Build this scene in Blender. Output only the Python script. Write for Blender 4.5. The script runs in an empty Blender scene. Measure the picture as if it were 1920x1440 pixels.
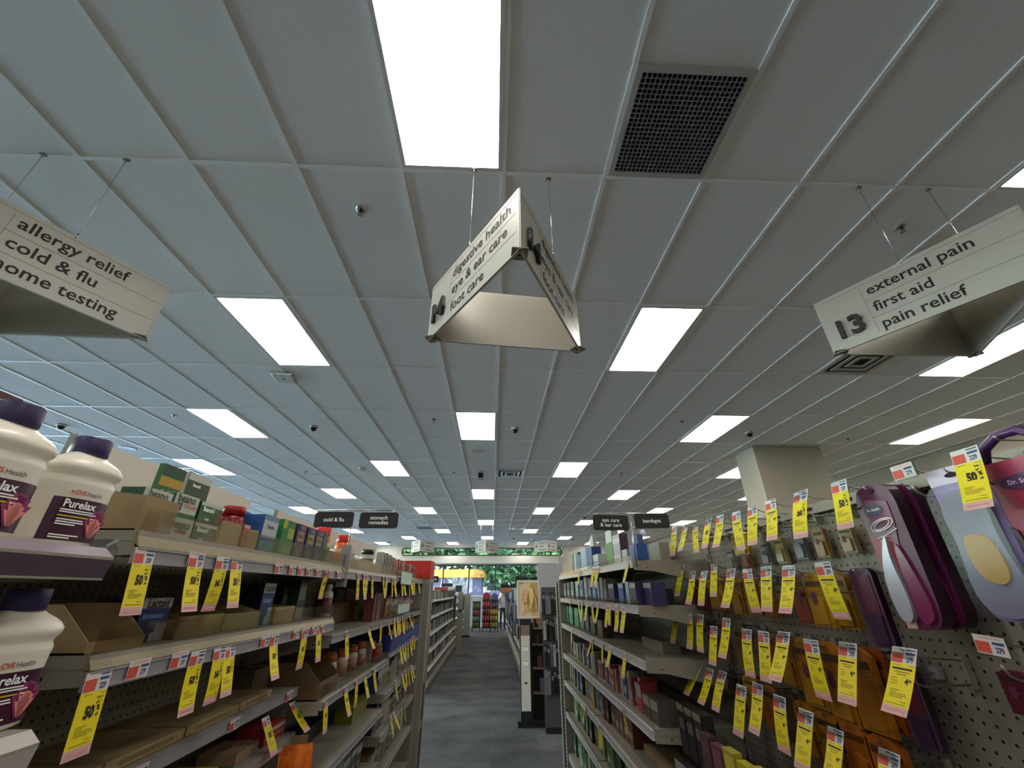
import bpy, math, random
from mathutils import Vector, Matrix
random.seed(11)
scene = bpy.context.scene
COL = scene.collection
PI = math.pi
H = 1.42                      # eye height; below, z counts from the eye, the floor lies at -H

# ---------------------------------------------------------------- camera
FPX, YAW, PITCH, ROLL = 767.23, .04468, .468064, -.0044907
_f = Vector((math.sin(YAW)*math.cos(PITCH), math.cos(YAW)*math.cos(PITCH), math.sin(PITCH)))
_r = Vector((math.cos(YAW), -math.sin(YAW), 0)); _u = _r.cross(_f)
CR = _r*math.cos(ROLL) + _u*math.sin(ROLL); CU = _u*math.cos(ROLL) - _r*math.sin(ROLL); CF = _f
cam = bpy.data.cameras.new('camera'); cam.sensor_fit = 'HORIZONTAL'; cam.sensor_width = 36
cam.lens = FPX/1920*36; cam.clip_start = .02; cam.clip_end = 300
co = bpy.data.objects.new('camera', cam); COL.objects.link(co)
co.matrix_world = Matrix(((CR.x, CU.x, -CF.x, 0), (CR.y, CU.y, -CF.y, 0), (CR.z, CU.z, -CF.z, H), (0, 0, 0, 1)))
scene.camera = co

# ---------------------------------------------------------------- world, sun, exposure
w = bpy.data.worlds.new('world'); scene.world = w; w.use_nodes = True
nt = w.node_tree; bg = nt.nodes['Background']
sky = nt.nodes.new('ShaderNodeTexSky'); sky.sky_type = 'NISHITA'; sky.sun_disc = False
sky.sun_elevation = math.radians(52); sky.sun_rotation = math.radians(150)
nt.links.new(sky.outputs[0], bg.inputs[0]); bg.inputs[1].default_value = 6.5
sl = bpy.data.lights.new('sun', 'SUN'); sl.energy = 42.0; sl.angle = .01; sl.color = (1, .95, .86)
so = bpy.data.objects.new('sun', sl); COL.objects.link(so); so.rotation_euler = (math.radians(40), 0, math.radians(28)); so.location = (6, -8, 12)
LAMP = 14.0
vs = scene.view_settings
vs.view_transform = 'Standard'; vs.look = 'None'; vs.gamma = 1; vs.exposure = 0; vs.use_curve_mapping = False
scene.cycles.use_denoising = True
scene.cycles.max_bounces = 8; scene.cycles.diffuse_bounces = 4; scene.cycles.transparent_max_bounces = 12
scene.cycles.sample_clamp_indirect = 6

# ---------------------------------------------------------------- helpers
def lin(c):
    return tuple(((x/255)/12.92 if x/255 <= .04045 else ((x/255+.055)/1.055)**2.4) for x in c)
ALB = .78                     # darkens all the goods' colours, so the strongly lit shelves come out dimmer
def dim(c): return tuple(int(v*ALB) for v in c)
_M = {}
def mat(name, c, rough=.5, metal=0., spec=.4, emit=0.):
    if name in _M: return _M[name]
    m = bpy.data.materials.new(name); m.use_nodes = True; b = m.node_tree.nodes['Principled BSDF']
    b.inputs['Base Color'].default_value = (*lin(c), 1); b.inputs['Roughness'].default_value = rough
    b.inputs['Metallic'].default_value = metal; b.inputs['Specular IOR Level'].default_value = spec
    if emit:
        b.inputs['Emission Color'].default_value = (*lin(c), 1); b.inputs['Emission Strength'].default_value = emit
    _M[name] = m; return m
def col(c, rough=.45):
    c = dim(c)
    return mat('paint_%d_%d_%d_%d' % (*c, int(rough*100)), c, rough)
def clear(name, c=(235, 240, 240), rough=.12, body=.06):
    if name in _M: return _M[name]
    m = bpy.data.materials.new(name); m.use_nodes = True; n = m.node_tree.nodes; n.clear(); L = m.node_tree.links
    o = n.new('ShaderNodeOutputMaterial'); t = n.new('ShaderNodeBsdfTransparent'); t.inputs[0].default_value = (*lin(c), 1)
    g = n.new('ShaderNodeBsdfGlossy'); g.inputs[0].default_value = (.9, .9, .9, 1); g.inputs['Roughness'].default_value = rough
    lw = n.new('ShaderNodeLayerWeight'); lw.inputs[0].default_value = .2
    ma = n.new('ShaderNodeMath'); ma.operation = 'MULTIPLY_ADD'; ma.inputs[1].default_value = .3; ma.inputs[2].default_value = body; ma.use_clamp = True
    mx = n.new('ShaderNodeMixShader')
    L.new(lw.outputs['Fresnel'], ma.inputs[0]); L.new(ma.outputs[0], mx.inputs[0]); L.new(t.outputs[0], mx.inputs[1]); L.new(g.outputs[0], mx.inputs[2]); L.new(mx.outputs[0], o.inputs[0])
    _M[name] = m; return m
def textured(name, c1, c2, scale=8., rough=.7, bump=.0, detail=4., coord='Object', stretch=(1, 1, 1)):
    if name in _M: return _M[name]
    m = mat(name, c1, rough); n = m.node_tree.nodes; L = m.node_tree.links; b = n['Principled BSDF']
    tc = n.new('ShaderNodeTexCoord'); mp = n.new('ShaderNodeMapping'); mp.inputs['Scale'].default_value = stretch
    no = n.new('ShaderNodeTexNoise'); no.inputs['Scale'].default_value = scale; no.inputs['Detail'].default_value = detail
    cr = n.new('ShaderNodeValToRGB'); cr.color_ramp.elements[0].color = (*lin(c1), 1); cr.color_ramp.elements[1].color = (*lin(c2), 1)
    cr.color_ramp.elements[0].position = .35; cr.color_ramp.elements[1].position = .65
    L.new(tc.outputs[coord], mp.inputs[0]); L.new(mp.outputs[0], no.inputs[0]); L.new(no.outputs[0], cr.inputs[0]); L.new(cr.outputs[0], b.inputs['Base Color'])
    if bump:
        bp = n.new('ShaderNodeBump'); bp.inputs['Strength'].default_value = bump; bp.inputs['Distance'].default_value = .003
        L.new(no.outputs[0], bp.inputs['Height']); L.new(bp.outputs[0], b.inputs['Normal'])
    return m

class MB:
    """collects shapes and links them as ONE mesh object"""
    def __init__(s): s.v = []; s.f = []; s.k = []; s.m = []; s.sm = []
    def mi(s, m):
        if m not in s.m: s.m.append(m)
        return s.m.index(m)
    def face(s, pts, m, smooth=False):
        i = len(s.v); s.v += [tuple(p) for p in pts]; s.f.append(tuple(range(i, i+len(pts)))); s.k.append(s.mi(m)); s.sm.append(smooth); return s
    def box(s, x0, x1, y0, y1, z0, z1, m):
        if x0 > x1: x0, x1 = x1, x0
        if y0 > y1: y0, y1 = y1, y0
        if z0 > z1: z0, z1 = z1, z0
        i = len(s.v); k = s.mi(m)
        s.v += [(x0,y0,z0),(x1,y0,z0),(x1,y1,z0),(x0,y1,z0),(x0,y0,z1),(x1,y0,z1),(x1,y1,z1),(x0,y1,z1)]
        for q in ((3,2,1,0),(4,5,6,7),(0,1,5,4),(1,2,6,5),(2,3,7,6),(3,0,4,7)):
            s.f.append(tuple(i+a for a in q)); s.k.append(k); s.sm.append(False)
        return s
    def prism(s, out, y0, y1, m, ms=None):
        """outline in x,z (counter-clockwise seen from -y), from y0 (front) to y1"""
        n = len(out); i = len(s.v); k = s.mi(m); ks = s.mi(ms or m)
        s.v += [(x, y0, z) for x, z in out] + [(x, y1, z) for x, z in out]
        s.f.append(tuple(range(i, i+n))); s.k.append(k); s.sm.append(False)
        s.f.append(tuple(range(i+2*n-1, i+n-1, -1))); s.k.append(k); s.sm.append(False)
        for a in range(n):
            b = (a+1) % n; s.f.append((i+b, i+a, i+n+a, i+n+b)); s.k.append(ks); s.sm.append(False)
        return s
    def tube(s, pts, r, m, n=6):
        pts = [Vector(p) for p in pts]; i0 = len(s.v); k = s.mi(m)
        for j, p in enumerate(pts):
            d = (pts[min(j+1, len(pts)-1)] - pts[max(j-1, 0)]).normalized()
            a = d.orthogonal().normalized() if abs(d.z) < .9 else Vector((1, 0, 0)); a = (a - d*a.dot(d)).normalized()
            if j and (a.dot(pa) < .5): a = (pa - d*pa.dot(d)).normalized()
            pa = a; b = d.cross(a)
            for q in range(n):
                t = 2*PI*q/n; s.v.append(tuple(p + (a*math.cos(t)+b*math.sin(t))*r))
        for j in range(len(pts)-1):
            for q in range(n):
                q2 = (q+1) % n; s.f.append((i0+j*n+q, i0+j*n+q2, i0+(j+1)*n+q2, i0+(j+1)*n+q)); s.k.append(k); s.sm.append(True)
        s.f.append(tuple(i0+q for q in range(n-1, -1, -1))); s.k.append(k); s.sm.append(False)
        e = i0+(len(pts)-1)*n; s.f.append(tuple(e+q for q in range(n))); s.k.append(k); s.sm.append(False)
        return s
    def lathe(s, prof, m, n=20, c=(0, 0, 0), sx=1., sy=1., sq=2., smooth=True):
        """profile (r,z) about z; sq>2 squares the section"""
        i0 = len(s.v); k = s.mi(m)
        for r, z in prof:
            for q in range(n):
                t = 2*PI*(q+.5)/n; ct, st = math.cos(t), math.sin(t)
                e = (abs(ct)**sq + abs(st)**sq)**(-1/sq)
                s.v.append((c[0]+r*sx*ct*e, c[1]+r*sy*st*e, c[2]+z))
        for j in range(len(prof)-1):
            for q in range(n):
                q2 = (q+1) % n; s.f.append((i0+j*n+q, i0+j*n+q2, i0+(j+1)*n+q2, i0+(j+1)*n+q)); s.k.append(k); s.sm.append(smooth)
        s.f.append(tuple(i0+q for q in range(n-1, -1, -1))); s.k.append(k); s.sm.append(False)
        e = i0+(len(prof)-1)*n; s.f.append(tuple(e+q for q in range(n))); s.k.append(k); s.sm.append(False)
        return s
    def mesh(s, name):
        me = bpy.data.meshes.new(name); me.from_pydata(s.v, [], s.f); me.update()
        for m in s.m: me.materials.append(m)
        me.polygons.foreach_set('material_index', s.k); me.polygons.foreach_set('use_smooth', s.sm)
        return me
    def build(s, name, parent=None, loc=(0, 0, 0), rot=0., rx=0., ry=0.):
        o = bpy.data.objects.new(name, s.mesh(name)); COL.objects.link(o)
        if parent: o.parent = parent; o.location = loc
        else: o.location = (loc[0], loc[1], loc[2]+H)
        o.rotation_euler = (rx, ry, rot); return o

_seen = {}
def tag(o, label, cat, group=None):
    if label in _seen and not (group and _seen[label] == group): print('SAME LABEL', label)
    _seen[label] = group; nw = len(label.split())
    if nw > 16 or nw < 4: print('LABEL LENGTH', nw, label)
    o['label'] = label; o['category'] = cat
    if group: o['group'] = group
    return o
def thing(name, label, cat, loc=(0, 0, 0), rot=0., group=None, ry=0., rx=0.):
    o = bpy.data.objects.new(name, None); COL.objects.link(o); o.empty_display_size = .05
    o.location = (loc[0], loc[1], loc[2]+H); o.rotation_euler = (rx, ry, rot); return tag(o, label, cat, group)
def struct(o): o['kind'] = 'structure'; return o
def dup(root, loc, label=None, rot=None, group=None):
    r = root.copy(); COL.objects.link(r); r.location = (loc[0], loc[1], loc[2]+H)
    if rot is not None: r.rotation_euler = (0, 0, rot)
    if label: tag(r, label, r['category'], group or r.get('group'))
    for ch in list(root.children):
        c = ch.copy(); COL.objects.link(c); c.parent = r
        for g in list(ch.children):
            d = g.copy(); COL.objects.link(d); d.parent = c
    return r
_T = {}
def text_mesh(s, size, bold=0., align='CENTER', m=None, ext=0., squeeze=1.):
    k = (s, size, bold, align, m.name, ext, squeeze)
    if k in _T: return _T[k]
    c = bpy.data.curves.new('lettering', 'FONT'); c.body = s; c.size = size; c.offset = bold; c.align_x = align; c.align_y = 'CENTER'
    c.resolution_u = 2; c.extrude = ext; c.space_line = .85
    o = bpy.data.objects.new('lettering', c); me = bpy.data.meshes.new_from_object(o); bpy.data.objects.remove(o)
    me.materials.clear(); me.materials.append(m)
    if squeeze != 1.:
        for v in me.vertices: v.co.x *= squeeze
    _T[k] = me; return me
def letter(parent, s, size, x, z, y, m, bold=0., align='CENTER', ext=0., squeeze=1., name='lettering', rot=(PI/2, 0, 0)):
    o = bpy.data.objects.new(name, text_mesh(s, size, bold, align, m, ext, squeeze)); COL.objects.link(o)
    o.parent = parent; o.location = (x, y, z); o.rotation_euler = rot; return o
def ray(px, py): return CR*((px-960)/FPX) - CU*((py-720)/FPX) + CF
def atX(px, py, X): d = ray(px, py); return d*(X/d.x)
def yx(px, X, z):
    """Y on the line (X, ., z) that stands at the given column of the frame"""
    a = (px-960)/FPX; n = CR - CF*a
    return -(n.x*X + n.z*z)/n.y
def zy(py, X, Y):
    b = -(py-720)/FPX; n = CU - CF*b
    return -(n.x*X + n.y*Y)/n.z
ORD = 'first second third fourth fifth sixth seventh eighth ninth tenth eleventh twelfth thirteenth fourteenth fifteenth sixteenth seventeenth eighteenth nineteenth twentieth'.split()
ORD += ['twenty-'+o for o in ORD[:9]] + ['thirtieth'] + ['thirty-'+o for o in ORD[:9]]

# ---------------------------------------------------------------- materials
CREAM = mat('cream_metal', (140, 133, 122), .45)
CREAMD = mat('almond_metal', (126, 119, 108), .5)
GREYM = mat('grey_strip', (136, 132, 136), .4)
CHAN = mat('price_channel_plastic', (144, 140, 143), .3)
DARK = mat('dark_gap', (28, 26, 25), .8)
BLACK = mat('black_plastic', (24, 24, 26), .45)
BLKS = mat('black_sign_face', (26, 27, 31), .35)
WHITE = mat('white_plastic', (190, 190, 186), .4)
PAPER = mat('white_paper', (196, 192, 190), .6)
PANEL = mat('white_sign_panel', (172, 168, 160), .4)
CHROME = mat('chrome_wire', (190, 190, 190), .25, 1.)
WIRE = mat('steel_hook_wire', (150, 142, 134), .35, .8)
YEL = mat('yellow_tag_paper', (216, 198, 12), .55)
YELD = mat('yellow_tag_fine_print', (150, 132, 14), .6)
RED = mat('red_label_ink', (190, 74, 56), .55)
PINK = mat('pink_tag_strip', (196, 156, 152), .55)
INK = mat('black_ink', (24, 22, 20), .6)
INKB = mat('blue_black_ink', (52, 66, 112), .6)
TAN = textured('tan_cardboard', (140, 118, 84), (150, 128, 94), 14, .75)
TAND = mat('brown_cardboard', (108, 86, 60), .8)
CLEAR = clear('clear_acrylic', body=.03)
FENCE = clear('clear_shelf_fence', (240, 238, 230), .08, .012)
BLISTER = clear('clear_blister', (238, 236, 240), .22, .02)
WHITEINK = mat('white_ink', (240, 240, 240), .5)

def pegboard_mat():
    m = mat('pegboard_face', (134, 127, 117), .5); n = m.node_tree.nodes; L = m.node_tree.links; b = n['Principled BSDF']
    tc = n.new('ShaderNodeTexCoord'); sp = n.new('ShaderNodeSeparateXYZ'); L.new(tc.outputs['Object'], sp.inputs[0])
    def fr(o):
        a = n.new('ShaderNodeMath'); a.operation = 'DIVIDE'; a.inputs[1].default_value = .0254; L.new(o, a.inputs[0])
        f = n.new('ShaderNodeMath'); f.operation = 'FRACT'; L.new(a.outputs[0], f.inputs[0])
        s = n.new('ShaderNodeMath'); s.operation = 'SUBTRACT'; s.inputs[1].default_value = .5; L.new(f.outputs[0], s.inputs[0])
        p = n.new('ShaderNodeMath'); p.operation = 'MULTIPLY'; L.new(s.outputs[0], p.inputs[0]); L.new(s.outputs[0], p.inputs[1]); return p.outputs[0]
    ad = n.new('ShaderNodeMath'); ad.operation = 'ADD'; L.new(fr(sp.outputs['Y']), ad.inputs[0]); L.new(fr(sp.outputs['Z']), ad.inputs[1])
    lt = n.new('ShaderNodeMath'); lt.operation = 'LESS_THAN'; lt.inputs[1].default_value = .0185; L.new(ad.outputs[0], lt.inputs[0])
    mx = n.new('ShaderNodeMixRGB'); mx.inputs[1].default_value = (*lin((134, 127, 117)), 1); mx.inputs[2].default_value = (*lin((34, 30, 28)), 1)
    L.new(lt.outputs[0], mx.inputs[0]); L.new(mx.outputs[0], b.inputs['Base Color']); return m
PEG = pegboard_mat()

# ================================================================ THE ROOM
X0, X1, Y0, Y1, CZ = -13.0, 8.1, -9.0, 24.0, 2.237
TW, TL, GX, GY = .6096, 1.2192, .0299, 1.617
def gx(i): return GX + i*TW
def gy(j): return GY + j*TL

carpet = mat('carpet_tiles', (60, 61, 63), .95, 0, .1)
n = carpet.node_tree.nodes; L = carpet.node_tree.links
tc = n.new('ShaderNodeTexCoord'); no = n.new('ShaderNodeTexNoise'); no.inputs['Scale'].default_value = 2.6; no.inputs['Detail'].default_value = 6
br = n.new('ShaderNodeTexBrick'); br.inputs['Scale'].default_value = 1.; br.inputs['Brick Width'].default_value = 1.0; br.inputs['Row Height'].default_value = .25
br.inputs['Mortar Size'].default_value = .0; br.inputs['Color1'].default_value = (*lin((72, 73, 74)), 1); br.inputs['Color2'].default_value = (*lin((86, 86, 86)), 1)
n2 = n.new('ShaderNodeTexNoise'); n2.inputs['Scale'].default_value = 260
mr = n.new('ShaderNodeMixRGB'); mr.blend_type = 'OVERLAY'; mr.inputs[0].default_value = .75
mr2 = n.new('ShaderNodeMixRGB'); mr2.blend_type = 'OVERLAY'; mr2.inputs[0].default_value = .35
for a in (no, br, n2): L.new(tc.outputs['Object'], a.inputs[0])
L.new(br.outputs[0], mr.inputs[1]); L.new(no.outputs[0], mr.inputs[2]); L.new(mr.outputs[0], mr2.inputs[1]); L.new(n2.outputs[0], mr2.inputs[2])
L.new(mr2.outputs[0], n['Principled BSDF'].inputs['Base Color'])
struct(MB().box(X0, X1, Y0, Y1, -H-.1, -H, carpet).build('floor'))
tile = textured('ceiling_tile_face', (226, 224, 221), (231, 229, 226), 90, .95, .15)
struct(MB().box(X0, X1, Y0, Y1, CZ, CZ+.2, tile).build('ceiling'))
gridm = mat('ceiling_grid_bar', (238, 237, 235), .25, 0, .6)
g = MB()
for i in range(-21, 14): g.box(gx(i)-.012, gx(i)+.012, Y0, Y1, CZ-.009, CZ-.001, gridm)
for j in range(-8, 19): g.box(X0, X1, gy(j)-.012, gy(j)+.012, CZ-.0085, CZ-.001, gridm)
struct(g.build('ceiling_grid_trim'))
wallm = textured('wall_paint', (196, 190, 178), (200, 194, 182), 3, .8)
wallr = textured('wall_paint_warm', (150, 140, 122), (154, 144, 126), 3, .8)
struct(MB().box(X1, X1+.15, Y0, Y1, -H, CZ, wallr).build('wall_right'))
struct(MB().box(X0, X1, Y0-.15, Y0, -H, CZ, wallm).build('wall_back'))
# front wall: clerestory strip, bulkhead, storefront windows
wb = MB()
WX0, WX1 = -4.92, 3.78
wb.box(X0, WX0, Y1, Y1+.25, -H, CZ, wallm); wb.box(WX1, X1, Y1, Y1+.25, -H, CZ, wallm)
wb.box(WX0, WX1, Y1, Y1+.25, 2.107, CZ, wallm); wb.box(WX0, WX1, Y1, Y1+.25, 1.26, 1.70, wallm)
wb.box(WX0, WX1, Y1, Y1+.25, -H, -.9, wallm)
struct(wb.build('wall_front'))
struct(MB().box(-5.25, 3.5, 23.5, 23.98, 1.30, 1.62, mat('bulkhead_paint', (205, 200, 192), .8)).box(3.38, 3.5, 23.5, 23.98, -H, 1.30, mat('bulkhead_paint', (205, 200, 192), .8)).build('trim_1'))
mull = mat('dark_green_mullion', (30, 42, 40), .4)
glass = clear('window_glass', (236, 246, 240), .03, .03)
dim_pane = clear('dimmed_storefront_glass', (158, 164, 162), .03, .03)      # grey added to the front panes to hold down the bright view outside
def window(name, xs, z0, z1, y):
    f = MB()
    f.box(xs[0], xs[-1], y, y+.08, z0, z0+.05, mull); f.box(xs[0], xs[-1], y, y+.08, z1-.05, z1, mull)
    for x in xs: f.box(x-.03, x+.03, y, y+.08, z0+.05, z1-.05, mull)
    o = struct(f.build(name))
    for a, b in zip(xs[:-1], xs[1:]):
        MB().box(a+.03, b-.03, y+.03, y+.036, z0+.05, z1-.05, dim_pane).build('window_pane', o, (0, 0, 0))
    return o
window('window_1', [WX0+.03, -4.01, -2.64, -1.24, .14, 1.49, 2.85, WX1-.03], 1.70, 2.107, Y1+.05)
window('window_2', [WX0+.03, -4.01, -2.62, -1.257, .141, 1.489, 2.85, WX1-.03], -.9, 1.26, Y1+.05)
# side wall with a run of shop windows (daylight from that side)
ws = MB()
ws.box(X0-.15, X0, Y0, Y1, -H, -.6, wallm); ws.box(X0-.15, X0, Y0, Y1, 1.95, CZ, wallm)
SY = [-4.0, .5, 5.0, 9.5, 14.0, 18.5, 23.0]
ws.box(X0-.15, X0, Y0, SY[0], -.6, 1.95, wallm); ws.box(X0-.15, X0, SY[-1], Y1, -.6, 1.95, wallm)
for y in SY[1:-1]: ws.box(X0-.15, X0, y-.2, y+.2, -.6, 1.95, wallm)
struct(ws.build('wall_left'))
for k, (a, b) in enumerate(zip(SY[:-1], SY[1:])):
    a2 = a + (.2 if k else 0); b2 = b - (.2 if k < len(SY)-2 else 0)
    f = MB()
    for y in (a2, (a2+b2)/2, b2): f.box(X0-.1, X0-.04, y-.03, y+.03, -.6, 1.95, mull)
    f.box(X0-.1, X0-.04, a2, b2, -.6, -.55, mull); f.box(X0-.1, X0-.04, a2, b2, 1.9, 1.95, mull)
    o = struct(f.build('window_%d' % (k+3)))
    MB().box(X0-.07, X0-.065, a2, b2, -.55, 1.9, glass).build('window_pane', o)
colm = textured('column_paint', (158, 150, 134), (162, 154, 138), 3, .8)
struct(MB().box(4.46, 5.66, 6.63, 7.2, -H, CZ-.01, colm).build('column_1'))
struct(MB().box(X1-.02, X1, Y0, Y1, -H, -H+.1, mat('dark_baseboard', (50, 48, 46), .6)).build('baseboard_right'))

# ================================================================ CEILING FIXTURES
dif = bpy.data.materials.new('light_diffuser'); dif.use_nodes = True
b = dif.node_tree.nodes['Principled BSDF']; b.inputs['Base Color'].default_value = (.9, .9, .88, 1)
b.inputs['Emission Color'].default_value = (1., .955, .87, 1); b.inputs['Emission Strength'].default_value = LAMP
lframe = mat('light_frame_white', (205, 203, 198), .4)
def light_mesh():
    f = MB(); x, y, z = TW/2-.013, TL/2-.013, CZ
    fw = .022
    f.box(-x, x, -y, -y+fw, -.012, -.001, lframe); f.box(-x, x, y-fw, y, -.012, -.001, lframe)
    f.box(-x, -x+fw, -y+fw, y-fw, -.012, -.001, lframe); f.box(x-fw, x, -y+fw, y-fw, -.012, -.001, lframe)
    d = MB(); d.face([(-x+fw, -y+fw, -.006), (-x+fw, y-fw, -.006), (x-fw, y-fw, -.006), (x-fw, -y+fw, -.006)], dif)
    return f, d
cells = []
for j in range(-9, 18, 2):
    for i in range(-22, 13):
        if (j % 4 == 3 and i % 6 == 5) or (j % 4 == 1 and i % 6 == 2):
            if X0+.4 < gx(i) and gx(i+1) < X1 and Y0 < gy(j) and gy(j+1) < Y1: cells.append((i, j))
cells.sort(key=lambda c: (c[1], c[0]))
names = {(-1, -1): 'large ceiling light panel directly above the hanging digestive health sign',
         (-4, 1): 'ceiling light panel between the allergy sign and the digestive health sign',
         (2, 1): 'ceiling light panel between the digestive health sign and the external pain sign',
         (8, 1): 'ceiling light panel partly hidden behind the external pain sign'}
proto = None; rowno = {}
for (i, j) in cells:
    rowno[j] = rowno.get(j, 0) + 1
    lab = names.get((i, j)) or 'flush ceiling light panel, %s across in the %s lit row counting from the window wall' % (ORD[rowno[j]-1], ORD[(17-j)//2])
    loc = (gx(i)+TW/2, gy(j)+TL/2, CZ)
    if proto is None:
        proto = thing('ceiling_light', lab, 'light', loc, 0, 'flush ceiling light panels'); f, d = light_mesh()
        f.build('light_frame', proto); d.build('diffuser', proto)
    else: dup(proto, loc, lab)
lightcells = set(cells)

# return air grille
vx, vy = gx(1)+TW/2, gy(-1)+TL*.75
v = thing('return_air_grille', 'square egg-crate return air grille in the ceiling beside the large light panel', 'air vent', (vx, vy, CZ))
fr = MB(); s = TW/2-.013; q = .26
vf = mat('vent_frame', (178, 174, 166), .5)
fr.box(-s, s, -s, -q, -.014, -.001, vf); fr.box(-s, s, q, s, -.014, -.001, vf); fr.box(-s, -q, -q, q, -.014, -.001, vf); fr.box(q, s, -q, q, -.014, -.001, vf)
fr.build('vent_frame', v)
MB().box(-q, q, -q, q, -.0025, -.001, mat('vent_throat', (14, 13, 14), .9)).build('dark_opening', v)
la = MB(); lm = mat('vent_lattice_plastic', (150, 147, 150), .5)
N = 21
for k in range(1, N): c = -q+2*q*k/N; la.box(c-.0013, c+.0013, -q, q, -.016, -.003, lm)
for k in range(1, N+1): c = -q+2*q*k/(N+1); la.box(-q, q, c-.0013, c+.0013, -.0155, -.003, lm)
la.build('lattice_grille', v)

def diffuser(loc, label, m, ch):
    t = thing('supply_air_diffuser', label, 'air vent', loc)
    f = MB(); s = TW/2-.013
    for r0, r1, z in ((s, s-.05, -.006), (s-.09, s-.14, -.012), (s-.18, s-.22, -.016)):
        f.box(-r0, r0, -r0, -r1, z-.008, z, m); f.box(-r0, r0, r1, r0, z-.008, z, m); f.box(-r0, -r1, -r1, r1, z-.008, z, m); f.box(r1, r0, -r1, r1, z-.008, z, m)
    f.build('louvre_frame', t)
    MB().box(-s+.04, s-.04, -s+.04, s-.04, -.004, -.001, ch).build('dark_opening', t)
    return t
diffuser((gx(0)+TW/2, gy(5)+TL*.75, CZ), 'shiny louvred air diffuser in the ceiling beyond the small white projector box', CHROME, DARK)
diffuser((gx(1)+TW/2, gy(12)+TL*.75, CZ), 'small shiny air diffuser close to the window wall', CHROME, DARK)
diffuser((gx(6)+TW/2, gy(1)+TL*.72, CZ), 'square white air diffuser just behind the external pain sign corner', mat('vent_white', (170, 164, 154), .5), DARK)
diffuser((gx(-5)+TW/2, gy(12)+TL*.75, CZ), 'dark square air diffuser above the stomach remedies sign', mat('vent_grey', (120, 120, 124), .5), DARK)
diffuser((gx(-11)+TW/2, gy(5)+TL*.75, CZ), 'air diffuser half hidden behind the green boxes on the top shelf', CHROME, DARK)

def dome_cam(loc, label):
    t = thing('dome_camera', label, 'camera', loc, 0, 'dome security cameras')
    MB().lathe([(.062, 0), (.062, -.018), (.055, -.03)], WHITE, 20).build('camera_base', t)
    MB().lathe([(.046, -.03), (.044, -.05), (.034, -.068), (.016, -.078), (.003, -.08)], mat('smoked_dome', (12, 13, 15), .12, 0, .6), 20).build('dome', t)
    return t
c0 = dome_cam((.31, 5.93, CZ), 'dome camera in the middle of the aisle ceiling beyond the digestive health sign')
for p, lab in [((-2.74, 5.94), 'dome camera between the slanted light panel and the square access point'),
               ((4.03, 5.98), 'dome camera just in front of the square column'),
               ((-6.44, 5.99), 'dome camera above the gap between the two white bottles'),
               ((.96, 20.4), 'tiny dome camera by the far air diffuser'),
               ((3.84, 20.85), 'tiny dome camera at the corner by the far windows'),
               ((-5.19, 22.07), 'tiny dome camera above the white upright by the red jug caps'),
               ((3.05, 14.2), 'tiny dome camera above the eye care sign')]:
    dup(c0, (*p, CZ), lab)
def sprinkler(loc, label):
    t = thing('fire_sprinkler', label, 'sprinkler', loc, 0, 'ceiling fire sprinklers')
    MB().lathe([(.036, 0), (.036, -.004), (.024, -.012), (.020, -.012)], CHROME, 20).build('escutcheon', t)
    m = MB(); m.lathe([(.011, -.006), (.011, -.02)], mat('dark_brass', (60, 54, 48), .4, .6), 10)
    m.box(-.011, -.008, -.003, .003, -.045, -.018, CHROME); m.box(.008, .011, -.003, .003, -.045, -.018, CHROME); m.lathe([(.018, -.045), (.018, -.047)], CHROME, 12)
    m.build('sprinkler_head', t); return t
s0 = sprinkler((-.9, 1.92, CZ), 'chrome fire sprinkler in the tile beside the digestive health sign')
for p, lab in [((2.78, 1.92), 'fire sprinkler in the dim tile above the external pain sign'),
               ((-4.54, 5.57), 'fire sprinkler beside the long slanted light panel'), ((-.89, 5.6), 'fire sprinkler short of the square mid-aisle light panel'),
               ((2.77, 5.56), 'fire sprinkler beside the light panel in front of the column'), ((-3.92, 8.6), 'small fire sprinkler beyond the first dome camera'),
               ((-.86, 8.61), 'small fire sprinkler near the white projector box'), ((5.86, 6.23), 'fire sprinkler above the front face of the column'),
               ((2.71, 8.55), 'small fire sprinkler short of the small paired light panels'), ((-2.32, 9.7), 'tiny fire sprinkler above the cold and flu sign'),
               ((-.84, 12.1), 'tiny fire sprinkler beside the second square mid-aisle light')]:
    dup(s0, (*p, CZ), lab)
t = thing('wireless_access_point', 'square white wireless access point under the ceiling by a light panel corner', 'access point', (-2.45, 4.3, CZ), .15)
m = MB(); m.prism([(-.11, -.012), (.11, -.012), (.11, -.03), (.095, -.042), (-.095, -.042), (-.11, -.03)][::-1], -.11, .11, WHITE); m.build('housing', t)
MB().box(-.07, .07, -.07, .07, -.012, 0, WHITE).build('mount_plate', t)
MB().lathe([(.02, -.043), (.018, -.0445)], mat('ap_logo_grey', (120, 122, 124), .5), 16).build('logo_disc', t)
t = thing('ceiling_speaker', 'round white ceiling speaker beyond the square mid-aisle light panel', 'speaker', (-.29, 7.11, CZ))
MB().lathe([(.125, 0), (.125, -.006), (.11, -.01), (.10, -.008)], WHITE, 28).build('speaker_rim', t)
MB().lathe([(.10, -.006), (.098, -.0075)], mat('speaker_grille', (150, 150, 150), .7), 28).build('speaker_grille', t)
dup(t, (-6.35, 7.11, CZ), 'round ceiling speaker above the cream header boards')
t = thing('smoke_detector', 'round white smoke detector between the sprinklers and the paired lights', 'smoke detector', (-2.7, 8.32, CZ))
MB().lathe([(.07, 0), (.07, -.02), (.05, -.04), (.02, -.045)], WHITE, 20).build('detector_body', t)
MB().lathe([(.052, -.022), (.053, -.03)], mat('detector_vents', (90, 90, 92), .6), 20).build('detector_vent', t)
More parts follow.
